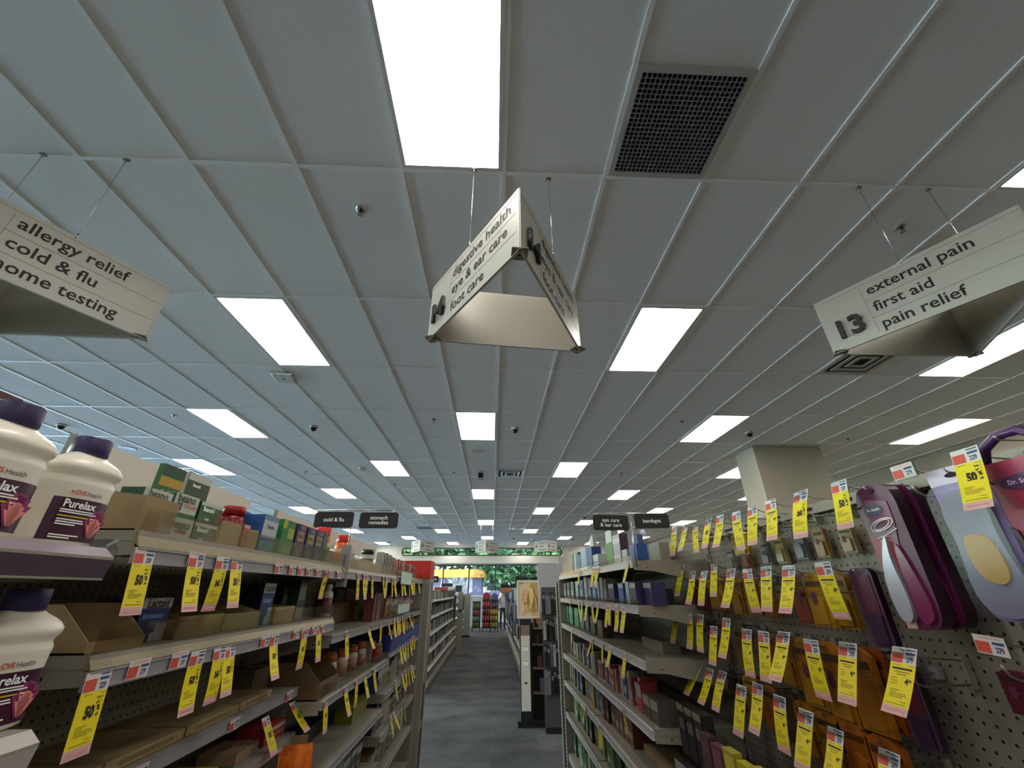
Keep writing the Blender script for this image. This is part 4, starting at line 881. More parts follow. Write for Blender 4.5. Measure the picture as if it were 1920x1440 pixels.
rowR(.73, 2.30, 3.40, T[5], 'green bottle box, %s on the sixth eye care shelf, near bay', GRS, (.12, .17), (.05, .09), grp='green boxes on the sixth eye care shelf near bay')
rowR(.73, 3.46, 4.60, T[5], 'green bottle box, %s on the sixth eye care shelf, far bay', GRS, (.13, .18), (.05, .09), grp='green boxes on the sixth eye care shelf far bay')
rowR(.73, 2.9, 3.40, -1.268, 'dark green box, %s on the bottom deck, near bay', GRS[2:], (.14, .2), (.06, .1), grp='green boxes on the bottom deck near bay')
rowR(.73, 3.46, 4.60, -1.268, 'dark green box, %s on the bottom shelf, far bay', GRS[1:], (.14, .19), (.06, .1), grp='green boxes on the bottom shelf far bay')

# ================================================================ FOOT CARE PEGBOARD: hooks, packs, tags
cap_ = thing('pegboard_rail', 'cream slotted rail capping the foot care pegboard', 'rail', (RB, .93, .225))
MB().box(-.02, .03, -1.2, 1.235, 0, .03, CREAM).build('rail_body', cap_)
m = MB()
for k in range(14): m.box(-.0206, -.0202, -1.1+k*.17, -1.03+k*.17, .010, .020, DARK)
m.build('rail_slot', cap_)
XT = .93
def hook(Y, z, lab, grp, lift=.045):
    """double wire hook; z = height of the label holder's top"""
    t = thing('peg_hook', lab, 'hook', (RB-.012, Y, z-.07), -PI/2, grp)
    d = RB-.012-XT
    MB().box(-.005, .005, -.003, .011, -.008, .053, CREAM).build('hook_plate', t)
    MB().tube([(0, 0, 0), (0, -d*.80, -.002), (0, -d*.93, .006), (0, -d*.99, .024)], .0024, WIRE, 6).build('lower_wire', t)
    MB().tube([(0, 0, .045), (0, -d*.7, .052), (0, -d*.93, .066), (0, -d*.985, .069)], .0018, WIRE, 6).build('upper_wire', t)
    MB().prism([(-.027, .035), (.027, .035), (.027, .072), (-.027, .072)], -d+.0015, -d+.003, CLEAR).build('label_holder', t)
    return t
def smooth(pts, it=2):
    for _ in range(it):
        q = []
        for a, b in zip(pts, pts[1:]+pts[:1]): q += [(a[0]*.75+b[0]*.25, a[1]*.75+b[1]*.25), (a[0]*.25+b[0]*.75, a[1]*.25+b[1]*.75)]
        pts = q
    return pts
def insole_out(w_, h, k=0):
    return smooth([(-w_*.30, 0), (w_*.26, 0), (w_*.46, h*.06), (w_*.5, h*.2), (w_*.5, h*.72), (w_*.5, h*.9), (w_*.34, h), (-w_*.34, h), (-w_*.5, h*.9), (-w_*.5, h*.72), (-w_*.42, h*.45), (-w_*.47, h*.2), (-w_*.44, h*.05)])
def pack(Y, w_, zt, zb, X, lab, style, grp=None, roll=0.):
    if X < 1.04:
        q = thing('steel_peg', 'steel peg holding the '+' '.join(lab.split()[:12]), 'hook', (RB-.012, Y, zt-.012), -PI/2, grp and 'pegs of the '+grp); MB().tube([(0, 0, 0), (0, -(RB-.012-X)-.008, 0), (0, -(RB-.012-X)-.014, .008)], .002, WIRE, 6).build('peg_wire', q); MB().box(-.01, .01, -.003, .011, -.012, .012, CHAN).build('peg_plate', q)
    h = zt-zb; t = thing('hanging_pack', lab, 'pack', (X, Y, zb), -PI/2, grp, roll)
    if style == 'insole':
        o = insole_out(w_, h)
        MB().prism(o, 0, .028, mat('plum_card', (84, 28, 66), .3), mat('dark_plum_edge', (40, 16, 34), .3)).build('card_back', t)
        f = MB(); f.prism([(-w_*.44, h*.32), (-w_*.1, h*.28), (w_*.18, h*.52), (w_*.3, h*.72), (w_*.3, h*.86), (-w_*.2, h*.9), (-w_*.46, h*.82)], -.002, 0, mat('mauve_card', (120, 80, 106), .3)); f.face([(-w_*.45, -.0024, h*.62), (w_*.1, -.0024, h*.62), (w_*.05, -.0024, h*.36), (-w_*.43, -.0024, h*.34)], mat('rose_print', (150, 62, 74), .3)); fo = f.build('printed_front', t)
        e = MB(); e.prism([(w_*.0+.026*math.cos(a)-.01, h*.815+.012*math.sin(a)) for a in [2*PI*q/20 for q in range(20)]], -.0032, -.002, mat('slate_logo', (78, 88, 112), .4)); e.build('logo_oval', fo)
        letter(fo, "Dr. Scholl's", .0082, -.01, h*.815, -.0034, WHITEINK, .0002)
        r = MB()
        for rad, dz in ((.03, .0), (.021, .001)):
            pts = [(-.002+rad*1.1*math.cos(a), -.003, h*.70+rad*.42*math.sin(a)+.006*math.cos(a)) for a in [2*PI*q/22 for q in range(23)]]; r.tube(pts, .0016, WHITEINK, 5)
        r.tube([(-.03, -.003, h*.605), (0, -.003, h*.622), (.034, -.003, h*.66)], .0014, WHITEINK, 5); r.build('swirl_print', fo)
        letter(fo, 'FOR HEEL', .008, -.006, h*.585, -.0026, mat('lilac_ink', (206, 180, 206), .5)); letter(fo, 'PAIN', .008, -.012, h*.555, -.0026, mat('lilac_ink', (206, 180, 206), .5))
        b_ = MB(); b_.prism(smooth([(-w_*.34, h*.05), (-w_*.12, h*.04), (-w_*.0, h*.1), (w_*.02, h*.24), (-w_*.06, h*.46), (w_*.04, h*.62), (-w_*.06, h*.6), (-w_*.3, h*.42), (-w_*.40, h*.24)]), -.012, 0, mat('silver_insole', (168, 166, 178), .22, .3)); b_.build('insole_window', t)
        s_ = MB(); s_.prism(smooth([(w_*.02, h*.03), (w_*.36, h*.05), (w_*.4, h*.2), (w_*.22, h*.52), (w_*.1, h*.58), (w_*.02, h*.3)]), -.006, 0, mat('magenta_gel', (112, 34, 78), .2)); s_.build('gel_insole', t)
        MB().prism([(-w_*.34, h*.005), (-w_*.12, h*.005), (-w_*.12, h*.05), (-w_*.34, h*.05)], -.003, 0, PINK).build('price_sticker', t)
        hk = MB(); hk.prism([(.009*math.cos(a), h*.955+.006*math.sin(a)) for a in [2*PI*q/12 for q in range(12)]], -.003, -.0005, DARK); hk.build('hang_hole', t)
    elif style == 'gel':
        MB().prism(rrect(w_, h, w_*.25), 0, .004, mat('lilac_card', (160, 140, 190), .4)).build('card_back', t).location = (0, 0, h/2)
        MB().prism([(-w_*.5, h*.88), (w_*.5, h*.88), (w_*.5, h), (-w_*.5, h)], -.002, 0, mat('pale_lilac', (206, 196, 216), .4)).build('card_header', t)
        MB().prism([(w_*.30*math.cos(a)-w_*.08, h*.74+w_*.30*math.sin(a)) for a in [2*PI*q/20 for q in range(20)]], -.003, 0, mat('periwinkle_disc', (156, 164, 220), .4)).build('round_print', t)
        MB().prism(smooth([(-w_*.2, h*.02), (w_*.2, h*.02), (w_*.44, h*.12), (w_*.42, h*.3), (w_*.34, h*.5), (w_*.42, h*.7), (w_*.2, h*.83), (-w_*.2, h*.83), (-w_*.44, h*.68), (-w_*.36, h*.48), (-w_*.46, h*.26), (-w_*.44, h*.1)]), -.016, 0, mat('grey_clear_insole', (160, 162, 176), .18)).build('insole_body', t)
        MB().prism(smooth([(-w_*.2, h*.26), (w_*.1, h*.2), (w_*.3, h*.26), (w_*.28, h*.42), (w_*.2, h*.52), (-w_*.2, h*.53), (-w_*.26, h*.4)]), -.02, -.015, mat('yellow_gel', (226, 184, 66), .25)).build('yellow_gel_pad', t)
        MB().prism(rrect(w_*1.04, h*.86, w_*.3), -.024, -.0236, BLISTER).build('clear_blister', t).location = (0, 0, h*.44)
        MB().prism([(.016*math.cos(a), h*.94+.005*math.sin(a)) for a in [2*PI*q/12 for q in range(12)]], -.003, -.0019, DARK).build('hang_hole', t)
    elif style == 'handle':
        m = MB(); PL = mat('handle_plum', (70, 34, 84), .35); RP = textured('red_purple_print', (176, 56, 76), (122, 40, 84), 9, .35)
        m.prism([(-w_*.5, 0), (w_*.5, 0), (w_*.5, h*.86), (-w_*.5, h*.86)], 0, .02, RP, PL); m.build('card_front', t)
        q = MB(); q.tube([(-w_*.46, .008, h*.86), (-w_*.36, .008, h*.95), (-w_*.1, .008, h), (w_*.2, .008, h), (w_*.42, .008, h*.94), (w_*.48, .008, h*.86)], .009, PL, 8); q.build('carry_handle', t)
        MB().prism([(w_*.36*math.cos(a), h*.74+.014*math.sin(a)) for a in [2*PI*q/20 for q in range(20)]], -.002, 0, mat('plum_oval', (74, 44, 84), .4)).build('logo_oval', t)
        letter(t, "Dr. Scholl's", .0115, 0, h*.74, -.0024, mat('lilac_ink', (206, 180, 206), .5), .0003)
        MB().prism([(-w_*.5, h*.0), (-w_*.3, 0), (-w_*.42, h*.5), (-w_*.5, h*.52)], -.004, 0, mat('dark_plum_edge', (40, 16, 34), .3)).build('dark_wave', t)
    elif style == 'dark':
        MB().prism(rrect(w_, h, w_*.25), 0, .016, mat('smoke_plum', (70, 50, 68), .3), mat('dark_plum_edge', (40, 16, 34), .3)).build('card_back', t).location = (0, 0, h/2)
        MB().prism([(-w_*.3, h*.42), (w_*.38, h*.42), (w_*.38, h*.9), (-w_*.32, h*.9)], -.002, 0, mat('deep_wine_print', (74, 20, 40), .35)).build('wine_print', t)
        MB().prism([(-w_*.2, h*.04), (w_*.36, h*.06), (w_*.4, h*.4), (-w_*.3, h*.4)], -.006, 0, mat('black_plum_insole', (44, 28, 52), .3)).build('dark_insole', t)
        pass
    else:
        c = tuple(int(v*.8) for v in style)
        m = MB(); m.prism([(-w_*.5, 0), (w_*.5, 0), (w_*.5, h*.9), (w_*.2, h), (-w_*.2, h), (-w_*.5, h*.9)], 0, .014, textured('pack_%d_%d_%d' % c, c, tuple(int(v*.74) for v in c), 26, .3, .5)); m.build('card_front', t)
        MB().face([(-w_*.4, -.0005, h*.74), (w_*.4, -.0005, h*.74), (w_*.4, -.0005, h*.84), (-w_*.4, -.0005, h*.84)], col(tuple(int(v*.55) for v in c))).build('brand_band', t)
        k = MB(); k.prism([(-w_*.36, h*.06), (w_*.36, h*.06), (w_*.36, h*.5), (0, h*.58), (-w_*.36, h*.5)], -.008, 0, col(tuple(min(255, int(v*1.12)+8) for v in c), .25)); k.build('blister_bump', t)
        if random.random() < .5: MB().prism([(w_*.14*math.cos(a), h*.52+w_*.2*math.sin(a)) for a in [2*PI*q/12 for q in range(12)]], -.0088, -.008, mat('purple_dot', (90, 40, 70), .4)).build('purple_dot', t)
    return t
AMB = (206, 140, 24); YLW = (224, 176, 36); ORA = (198, 104, 36); CARDW = (196, 188, 176)
R1T = [(1264.8, 1000, 1261.7, 1043, 0), (1284.6, 997, 1280.4, 1034.6, 0), (1304.4, 995, 1302.3, 1034.6, 0), (1328, 986, 1322, 1028, 1), (1351, 981, 1349, 1028, 0), (1382, 977, 1385, 1030, 0), (1412, 967, 1411.9, 1022, 0), (1448, 956, 1456, 1014, 0), (1501, 941, 1494, 1005, 1), (1577, 924, 1588, 991, 1), (1818, 869, 1850, 956, 1)]
R2T = [(1277, 1075, 1270, 1118, 0), (1299, 1087, 1297, 1135, 0), (1319, 1086, 1309.6, 1133, 0), (1339.8, 1072, 1338.8, 1119, 0), (1371, 1085, 1367.5, 1142, 0), (1404.5, 1087, 1413, 1148, 0), (1438, 1083, 1439.5, 1147, 0), (1480.5, 1083, 1482, 1153, 0), (1550, 1080, 1573, 1161, 0)]
R3T = [(1268, 1163, 1262, 1206.5, 0), (1295, 1167, 1299.6, 1218, 0), (1313, 1169, 1308.4, 1220.6, 0), (1339, 1192, 1337, 1247, 0), (1363, 1178, 1361.7, 1236, 0), (1401, 1201, 1401, 1267, 0), (1434, 1207, 1438, 1279, 0), (1469, 1208, 1463, 1281, 0), (1525, 1226, 1538, 1310, 0), (1591, 1233, 1590, 1320, 0), (1696, 1246, 1690, 1346, 0)]
R4T = [(1306, 1261, 1287, 1302.5, 0), (1330, 1271, 1320.6, 1323, 0), (1352, 1276, 1336, 1329, 0), (1390, 1308, 1385, 1383, 0), (1422, 1305, 1423, 1378, 0), (1463, 1330, 1464, 1409, 0), (1511, 1359, 1505, 1445, 0), (1568, 1394, 1566, 1480, 0), (1668, 1440, 1664, 1540, 0)]
for rn, lst, nm in ((1, R1T, 'top'), (2, R2T, 'second'), (3, R3T, 'third'), (4, R4T, 'fourth')):
    n = len(lst)
    for k, (ax, ay, bx, by, hv) in enumerate(lst):
        A, rx, roll, s = lean(-1, XT, ax, ay, bx, by)
        hook(A.y, A.z+.031, 'steel hook on the %s foot care row, %s counting from the shelves' % (nm, ORD[k]), 'steel hooks on the foot care pegboard')
        sale_tag(-1, XT-.003, A.y, A.z, roll, bool(hv), 'yellow %s tag on the %s foot care row, %s counting from the shelves' % ('half price' if hv else 'sale', nm, ORD[k]), 'tags on the foot care hooks', s, k, 0., rx)
for (px, py, lab, rl) in ((1690, 872, 'orange and white price label on a bare hook above the insoles', -.0), (1851, 1193, 'orange and white price label on a low bare hook beside the purple insole', .08)):
    A = atX(px, py, XT); hook(A.y, A.z+.002, 'bare steel hook with only a price label, '+('above the insoles' if py < 900 else 'beside the small clear pack'), 'bare steel hooks')
    price_label(-1, XT-.003, A.y, A.z-.030, lab, 'labels on bare hooks', 0, rl)
pack(1.018, .112, .238, -.082, .962, 'long purple heel insole pack with a white swirl, front of its hook', 'insole')
pack(1.012, .112, .236, -.080, 1.008, 'second purple insole pack tucked behind the swirl pack', 'insole')
pack(.815, .108, .232, -.055, .965, 'clear pack with a grey insole and yellow gel pad beneath the big half price tag', 'gel')
pack(.695, .115, .262, -.075, .955, 'red and purple insole pack with a carry handle at the edge of the view', 'handle')
pack(1.148, .072, .050, -.13, .965, 'narrow smoky plum insole pack hanging on the second row', 'dark')
pack(.905, .05, .185, .09, 1.045, 'small clear and purple pack against the pegboard between the insoles', (124, 84, 110))
pack(.957, .052, -.148, -.222, 1.045, 'small clear pack with a wine red insert on the low bare hook', (110, 36, 54))
pack(1.148, .07, -.168, -.325, .985, 'dark plum pack under the fourth amber pack', 'dark')
pack(1.20, .06, -.150, -.30, 1.03, 'tan pack half behind the last yellow tag of the third row', (170, 124, 66))
pack(1.69, .10, .205, .122, .975, 'yellow box pack hanging behind a tag on the top row', YLW)
for k, (y, c, zt, zb) in enumerate([(1.36, (186, 140, 80), .18, .09), (1.46, (120, 122, 130), .185, .09), (1.57, (190, 180, 120), .175, .085), (1.66, (150, 150, 146), .17, .085), (1.80, (180, 130, 96), .165, .08), (1.92, (176, 172, 168), .165, .08), (1.25, (196, 168, 120), .17, .095)]):
    pack(y, .05, zt, zb, 1.05, 'small flat pack against the pegboard, %s under the top row hooks' % ORD[k], c, 'small packs on the top foot care row')
for k, (y, w_, c, zt, zb, x) in enumerate([(2.125, .075, (130, 30, 48), .052, -.085, .965), (2.045, .05, (92, 36, 62), .03, -.08, .985), (1.955, .125, (206, 156, 60), .05, -.075, .968), (1.79, .08, (196, 136, 40), .045, -.085, .97), (1.69, .085, (206, 140, 56), .05, -.085, .972), (1.60, .07, (176, 120, 44), .03, -.09, .975), (1.405, .085, (186, 84, 44), .045, -.095, .968), (1.335, .085, (214, 158, 26), .045, -.098, .966), (1.27, .08, (206, 144, 20), .045, -.098, .985)]):
    pack(y, w_, zt, zb, x, 'yellow and red foot pad pack, %s along the second row from the shelves' % ORD[k], c, 'foot pad packs on the second row')
for k, (y, w_, c, zt, zb, x) in enumerate([(2.10, .07, (84, 84, 84), -.12, -.20, .98), (2.0, .08, (96, 86, 96), -.12, -.22, .985), (1.90, .08, (110, 100, 92), -.12, -.21, .985), (1.835, .07, (150, 116, 56), -.125, -.27, .965), (1.74, .08, (110, 84, 66), -.13, -.24, .985), (1.655, .085, (190, 112, 50), -.135, -.27, .966), (1.565, .085, AMB, -.14, -.28, .966), (1.46, .10, AMB, -.135, -.31, .962), (1.36, .10, (196, 124, 20), -.135, -.325, .964), (1.255, .095, (198, 122, 26), -.138, -.32, .963), (1.245, .095, (176, 84, 30), -.136, -.31, .99)]):
    pack(y, w_, zt, zb, x, 'amber foot care pack, %s along the third row from the shelves' % ORD[k], c, 'amber packs on the third row')
for k, (y, w_, c, zt, zb, x) in enumerate([(2.02, .06, (60, 50, 50), -.30, -.40, .99), (1.92, .07, (110, 36, 34), -.30, -.42, .99), (1.84, .10, (190, 150, 40), -.285, -.42, .972), (1.735, .085, (200, 116, 44), -.30, -.43, .97), (1.64, .085, (110, 76, 56), -.30, -.44, .98), (1.55, .09, AMB, -.31, -.45, .968), (1.45, .10, (190, 120, 34), -.315, -.46, .966), (1.36, .10, (200, 110, 24), -.32, -.47, .966), (1.26, .11, (196, 100, 22), -.325, -.48, .966)]):
    pack(y, w_, zt, zb, x, 'orange foot care pack, %s along the fourth row from the shelves' % ORD[k], c, 'orange packs on the fourth row')
# slanting displays low beside the eye care shelves
for k, (y, z, c, lab) in enumerate([(2.10, -.60, (44, 40, 40), 'black nail care carton, upper step of the low display'), (2.02, -.60, (40, 36, 38), 'second black nail care carton, upper step of the low display'), (1.94, -.60, (46, 42, 40), 'third black nail care carton, upper step of the low display')]):
    carton(-1, .80, y, y+.07, z, .17, .05, c, lab, bands=[(.15, .85, .5, .72, (120, 116, 110)), (0, 1, .86, 1, (150, 140, 120))])
t = thing('step_display', 'low stepped display unit holding nail care cartons beside the shelves', 'display', (.84, 1.72, -H+.16), -PI/2)
m = MB(); m.box(-.44, .42, -.08, .22, 0, .64, mat('display_black', (50, 46, 46), .5)); m.build('display_body', t); MB().box(-.44, .42, -.084, -.08, .60, .645, CHAN).build('display_lip', t)
for k in range(7):
    y = 1.33+k*.085; c = [(96, 130, 150), (120, 160, 170), (206, 190, 50), (210, 196, 40), (196, 186, 60), (120, 70, 80), (90, 60, 70)][k]
    carton(-1, .775, y, y+.07, -.618, .15-.01*(k % 2), .03, c, 'pale and yellow callus care pack, %s on the low display' % ORD[k], bands=[(.1, .9, .55, .9, tuple(min(255, int(v*1.2)) for v in c)), (.3, .7, .1, .4, (60, 60, 60))], group='packs on the low display')

# ================================================================ FURTHER DOWN THE AISLE
FX = -.985
run('far shelving run full of small white boxed goods beyond the red end board', FX-.38, 1, [(7.8, 9.2), (9.21, 10.6), (10.61, 12.0), (12.01, 13.4), (13.41, 14.8), (14.81, 16.5)], -.03, 7.8, 16.5, None, FX)
FWZ = [-.13, -.37, -.61, -.85, -1.09, -1.31]
for k, z in enumerate(FWZ[:-1]):
    for q, (a, b_) in enumerate([(7.82, 10.58), (10.62, 13.2), (13.5, 16.5)]):
        shelf(1, FX-.38, FX, a, b_, z, 'pale shelf edge in the far run, %s down, %s stretch from the aisle mouth' % (ORD[k], ORD[q]), .0, .03, frontm=mat('pale_shelf_edge', (206, 206, 208), .3))
cs = [(150, 150, 146), (90, 94, 88), (60, 64, 60), (120, 122, 110), (190, 190, 186), (40, 42, 42), (140, 130, 100)]
for k, z in enumerate(FWZ[:-1]):
    y = 7.95
    q = 0
    while y < 13.1 and q < 30:
        wd = random.uniform(.09, .16); carton(1, FX-.06, y, y+wd, z+.001, random.uniform(.1, .17), .12, random.choice(cs), 'small grey or white box, %s on the far run shelf, %s shelf down' % (ORD[q], ORD[k]), group='boxed goods on the far run', name='boxed_item')
        y += wd+random.uniform(.02, .12); q += 1
t = thing('black_strip_display', 'tall narrow black strip display on the far run', 'display', (FX+.01, 12.0, -.62)); MB().box(0, .04, -.12, .12, 0, .52, BLACK).build('strip_body', t); MB().box(.041, .043, -.09, .09, .05, .47, mat('strip_grey', (90, 90, 94), .5)).build('strip_card', t)
t = thing('side_wing_panel', 'plain cream wing panel standing out from the far run', 'panel', (FX+.012, 13.3, -H)); MB().box(0, .14, -.05, .05, 0, 1.40, CREAM).build('panel_board', t); MB().box(.02, .12, -.056, -.05, .9, .95, BLACK).build('black_handle_strip', t)
for k in range(3):
    t = thing('black_hanging_strip', 'black merchandise strip hanging past the wing panel, %s of three' % ORD[k], 'strip', (FX+.03, 13.9+k*.7, -.55), 0, 'merchandise strips'); MB().box(0, .03, -.06, .06, 0, .42, BLACK).build('strip_body', t); MB().box(.031, .033, -.03, .03, .03, .39, mat('strip_grey', (90, 90, 94), .5)).build('strip_card', t)
t = thing('end_display', 'pale green grey end panel closing the far run by the snack racks', 'panel', (-.93, 16.62, -H)); MB().box(-.28, .16, -.05, .05, 0, 1.33, mat('sage_panel', (150, 156, 144), .5)).build('panel_board', t); MB().box(-.28, .17, -.055, .055, 0, .06, BLACK).build('black_kick', t)
for (x, y, z, w_, h, lab, s) in ((-1.58, 12, .205, .32, .15, 'small black sign board just past the red end board', 'card'), (-1.39, 14, .12, .34, .09, 'small black sign board beside the tall dark red figure display', '')):
    t = thing('category_sign', lab, 'sign', (x, y, z)); MB().prism(rrect(w_, h, .025), -.006, .006, BLKS).build('sign_plate', t).location = (0, 0, h/2)
    MB().tube([(-.1, 0, 0), (-.1, 0, -.4)], .006, CHROME, 6).build('sign_pole', t)
    if s: letter(t, s, .07, .04, h/2, -.007, WHITEINK)
t = thing('promotional_stand', 'tall dark red arched promotional stand in the far windows', 'display', (-1.62, 17.3, -.2))
MB().prism([(-.13, -1.22), (.13, -1.22), (.13, .1), (.1, .24), (0, .30), (-.1, .24), (-.13, .1)], -.02, .02, mat('wine_board', (122, 30, 44), .5)).build('stand_board', t); MB().prism([(-.08, -.1), (.08, -.1), (.08, .1), (0, .2), (-.08, .1)], -.024, -.02, BLACK).build('dark_print', t)
for k, (x, y, w_, h, c) in enumerate([(-1.30, 9.0, .16, .22, (206, 130, 130)), (-1.15, 11.5, .3, .12, (196, 60, 66)), (-1.05, 15.5, .2, .2, (50, 54, 66)), (-1.1, 13.2, .26, .12, (220, 216, 206))]):
    carton(1, x, y, y+.4, -.028, h, w_, c, ['pink topped box above the far run', 'red boxes stack above the far run', 'dark book like box above the far run', 'pale box above the far run'][k], name='boxed_item')
for k, z in enumerate((-.36, -.14)):
    carton(1, -1.14, 5.9, 6.2, z-.3, .26, .3, (196, 180, 50), 'yellow pack, %s on the dark side rack beside the red end board' % ORD[k], name='boxed_item')
t = thing('side_rack', 'dark wire side rack with yellow packs beside the red end board', 'rack', (-1.3, 6.05, -H)); m = MB()
for x in (-.16, .17):
    for y in (-.17, .18): m.box(x-.012, x+.012, y-.012, y+.012, 0, 1.32, BLACK)
m.build('rack_post', t)
for z in (.75, .97, .44, .15): MB().box(-.15, .16, -.16, .17, z-.012, z, BLACK).build('rack_shelf', t)

# snack racks
def snack_rack(x, y, h, cols, lab, topc=None):
    t = thing('snack_rack', lab, 'rack', (x, y, -H), 0, 'wire snack racks'); w2 = .15
    for sx in (-1, 1):
        for sy in (-1, 1): MB().tube([(sx*w2, sy*.12, 0), (sx*w2, sy*.12, h)], .011, BLACK, 6).build('rack_post', t)
    MB().box(-w2, w2, .10, .115, .1, h, mat('rack_back_dark', (40, 34, 34), .7)).build('rack_back', t)
    n = len(cols)
    for k in range(n):
        z = .14+k*(h-.2)/n; MB().box(-w2, w2, -.12, .12, z-.012, z, BLACK).build('rack_shelf', t)
    if topc: MB().prism([(-w2, h), (w2, h), (w2, h+.16), (0, h+.26), (-w2, h+.16)], -.02, .02, col(topc)).build('header_card', t)
    for k, c in enumerate(cols):
        z = .14+k*(h-.2)/n; hh = (h-.2)/n*.84
        for q in range(3):
            p = thing('snack_bag', 'snack bag, %s from the floor, %s in its row on the %s' % (ORD[k], ('first', 'middle', 'last')[q], lab.split(' in ')[0].replace('wire ', '')), 'snack', (x-.095+.095*q, y-.07, z-H+.001), 0, 'bags in the snack racks')
            bm_ = MB(); bm_.lathe([(.03, 0), (.05, .03), (.05, hh*.8), (.034, hh)], col(tuple(max(0, min(255, v+random.randint(-25, 25))) for v in c), .3), 8, sx=1, sy=.6); bm_.build('bag_body', p)
    return t
snack_rack(-.63, 18.85, 1.05, [(70, 70, 60), (110, 90, 84), (140, 60, 56), (90, 80, 40)], 'low wire snack rack in front of the counter')
snack_rack(-.23, 18.75, 1.12, [(130, 40, 46), (150, 50, 56), (120, 46, 46), (176, 36, 48)], 'red topped wire snack rack in the middle', (150, 26, 42))
snack_rack(.09, 18.7, 1.10, [(150, 110, 50), (170, 130, 40), (190, 150, 40), (110, 90, 70)], 'yellow filled wire snack rack in front of the person', (90, 90, 140))
t = thing('lilac_display_board', 'lilac blue board standing behind the snack racks', 'board', (.115, 19.25, -.21)); MB().box(-.19, .19, -.02, .02, 0, .21, mat('lilac_board', (160, 160, 214), .5)).build('board_face', t); MB().box(-.02, .02, 0, .03, -1.21, 0, BLACK).build('board_leg', t)
t = thing('checkout_counter', 'pale checkout counter under the far windows', 'counter', (-.5, 21.2, -H)); MB().box(-.7, .6, -.3, .3, 0, 1.2, mat('counter_grey', (150, 150, 160), .5)).build('counter_body', t); MB().box(-.75, .65, -.34, .34, 1.2, 1.24, mat('counter_top', (206, 206, 220), .4)).build('counter_top', t); MB().box(-.55, .5, -.2, .2, 1.24, 1.37, mat('counter_boxes', (120, 126, 166), .5)).build('counter_riser', t)

# person beside the racks
t = thing('person', 'person in a light grey shirt and dark trousers standing beside the snack racks', 'person', (.44, 19.25, -H), .5)
pm = bpy.data.meshes.new('person_body'); V = [(0, 0, .80), (0, 0, .98), (0, .0, 1.14), (0, -.01, 1.22), (0, -.02, 1.30), (0, -.02, 1.38), (.08, 0, .74), (.09, -.01, .42), (.09, .01, .07), (.09, -.11, .03), (-.08, 0, .74), (-.09, .01, .42), (-.09, .03, .07), (-.09, -.09, .03), (.16, 0, 1.15), (.20, .01, .94), (.18, -.09, .76), (-.16, 0, 1.15), (-.20, .01, .94), (-.17, -.10, .78)]
E_ = [(0, 1), (1, 2), (2, 3), (3, 4), (4, 5), (0, 6), (6, 7), (7, 8), (8, 9), (0, 10), (10, 11), (11, 12), (12, 13), (2, 14), (14, 15), (15, 16), (2, 17), (17, 18), (18, 19)]
Rr = [.13, .125, .12, .055, .075, .07, .085, .06, .042, .035, .085, .06, .042, .035, .06, .042, .032, .06, .042, .032]
pm.from_pydata([tuple(v) for v in V], E_, []); pm.update()
po = bpy.data.objects.new('person_body', pm); COL.objects.link(po); po.parent = t
sk = po.modifiers.new('skin', 'SKIN'); po.modifiers.new('sub', 'SUBSURF').levels = 1; po.modifiers['sub'].render_levels = 2
for v, r in zip(pm.skin_vertices[0].data, Rr): v.radius = (r, r*.8)
pm.skin_vertices[0].data[0].use_root = True
pmat = mat('person_clothing', (170, 168, 174), .8); pn = pmat.node_tree.nodes; pl_ = pmat.node_tree.links
tc2 = pn.new('ShaderNodeTexCoord'); sp2 = pn.new('ShaderNodeSeparateXYZ'); cr2 = pn.new('ShaderNodeValToRGB'); cr2.color_ramp.interpolation = 'CONSTANT'
mdv = pn.new('ShaderNodeMath'); mdv.operation = 'DIVIDE'; mdv.inputs[1].default_value = 1.5
e = cr2.color_ramp.elements; e[0].position = 0; e[0].color = (*lin((30, 30, 34)), 1); e[1].position = .06/1.5; e[1].color = (*lin((48, 50, 60)), 1)
for p_, c_ in ((.80/1.5, (178, 176, 182)), (1.20/1.5, (190, 140, 116))): k_ = e.new(p_); k_.color = (*lin(c_), 1)
pl_.new(tc2.outputs['Object'], sp2.inputs[0]); pl_.new(sp2.outputs['Z'], mdv.inputs[0]); pl_.new(mdv.outputs[0], cr2.inputs[0]); pl_.new(cr2.outputs[0], pn['Principled BSDF'].inputs['Base Color'])
pm.materials.append(pmat)
MB().lathe([(.075, -.02), (.082, .02), (.07, .06), (.03, .085)], mat('brown_hair', (70, 44, 36), .7), 14, (0, .0, 1.36)).build('hair', t)
fm = MB(); fm.lathe([(.012, -.012), (.016, 0), (.008, .014)], mat('nose_skin', (180, 128, 106), .6), 8, (0, -.09, 1.325)); fm.build('nose', t)
MB().box(-.036, -.018, -.088, -.084, 1.345, 1.353, DARK).box(.018, .036, -.088, -.084, 1.345, 1.353, DARK).build('eyes', t)
MB().box(-.022, .022, -.086, -.082, 1.284, 1.29, mat('lip', (140, 70, 66), .6)).build('mouth', t)

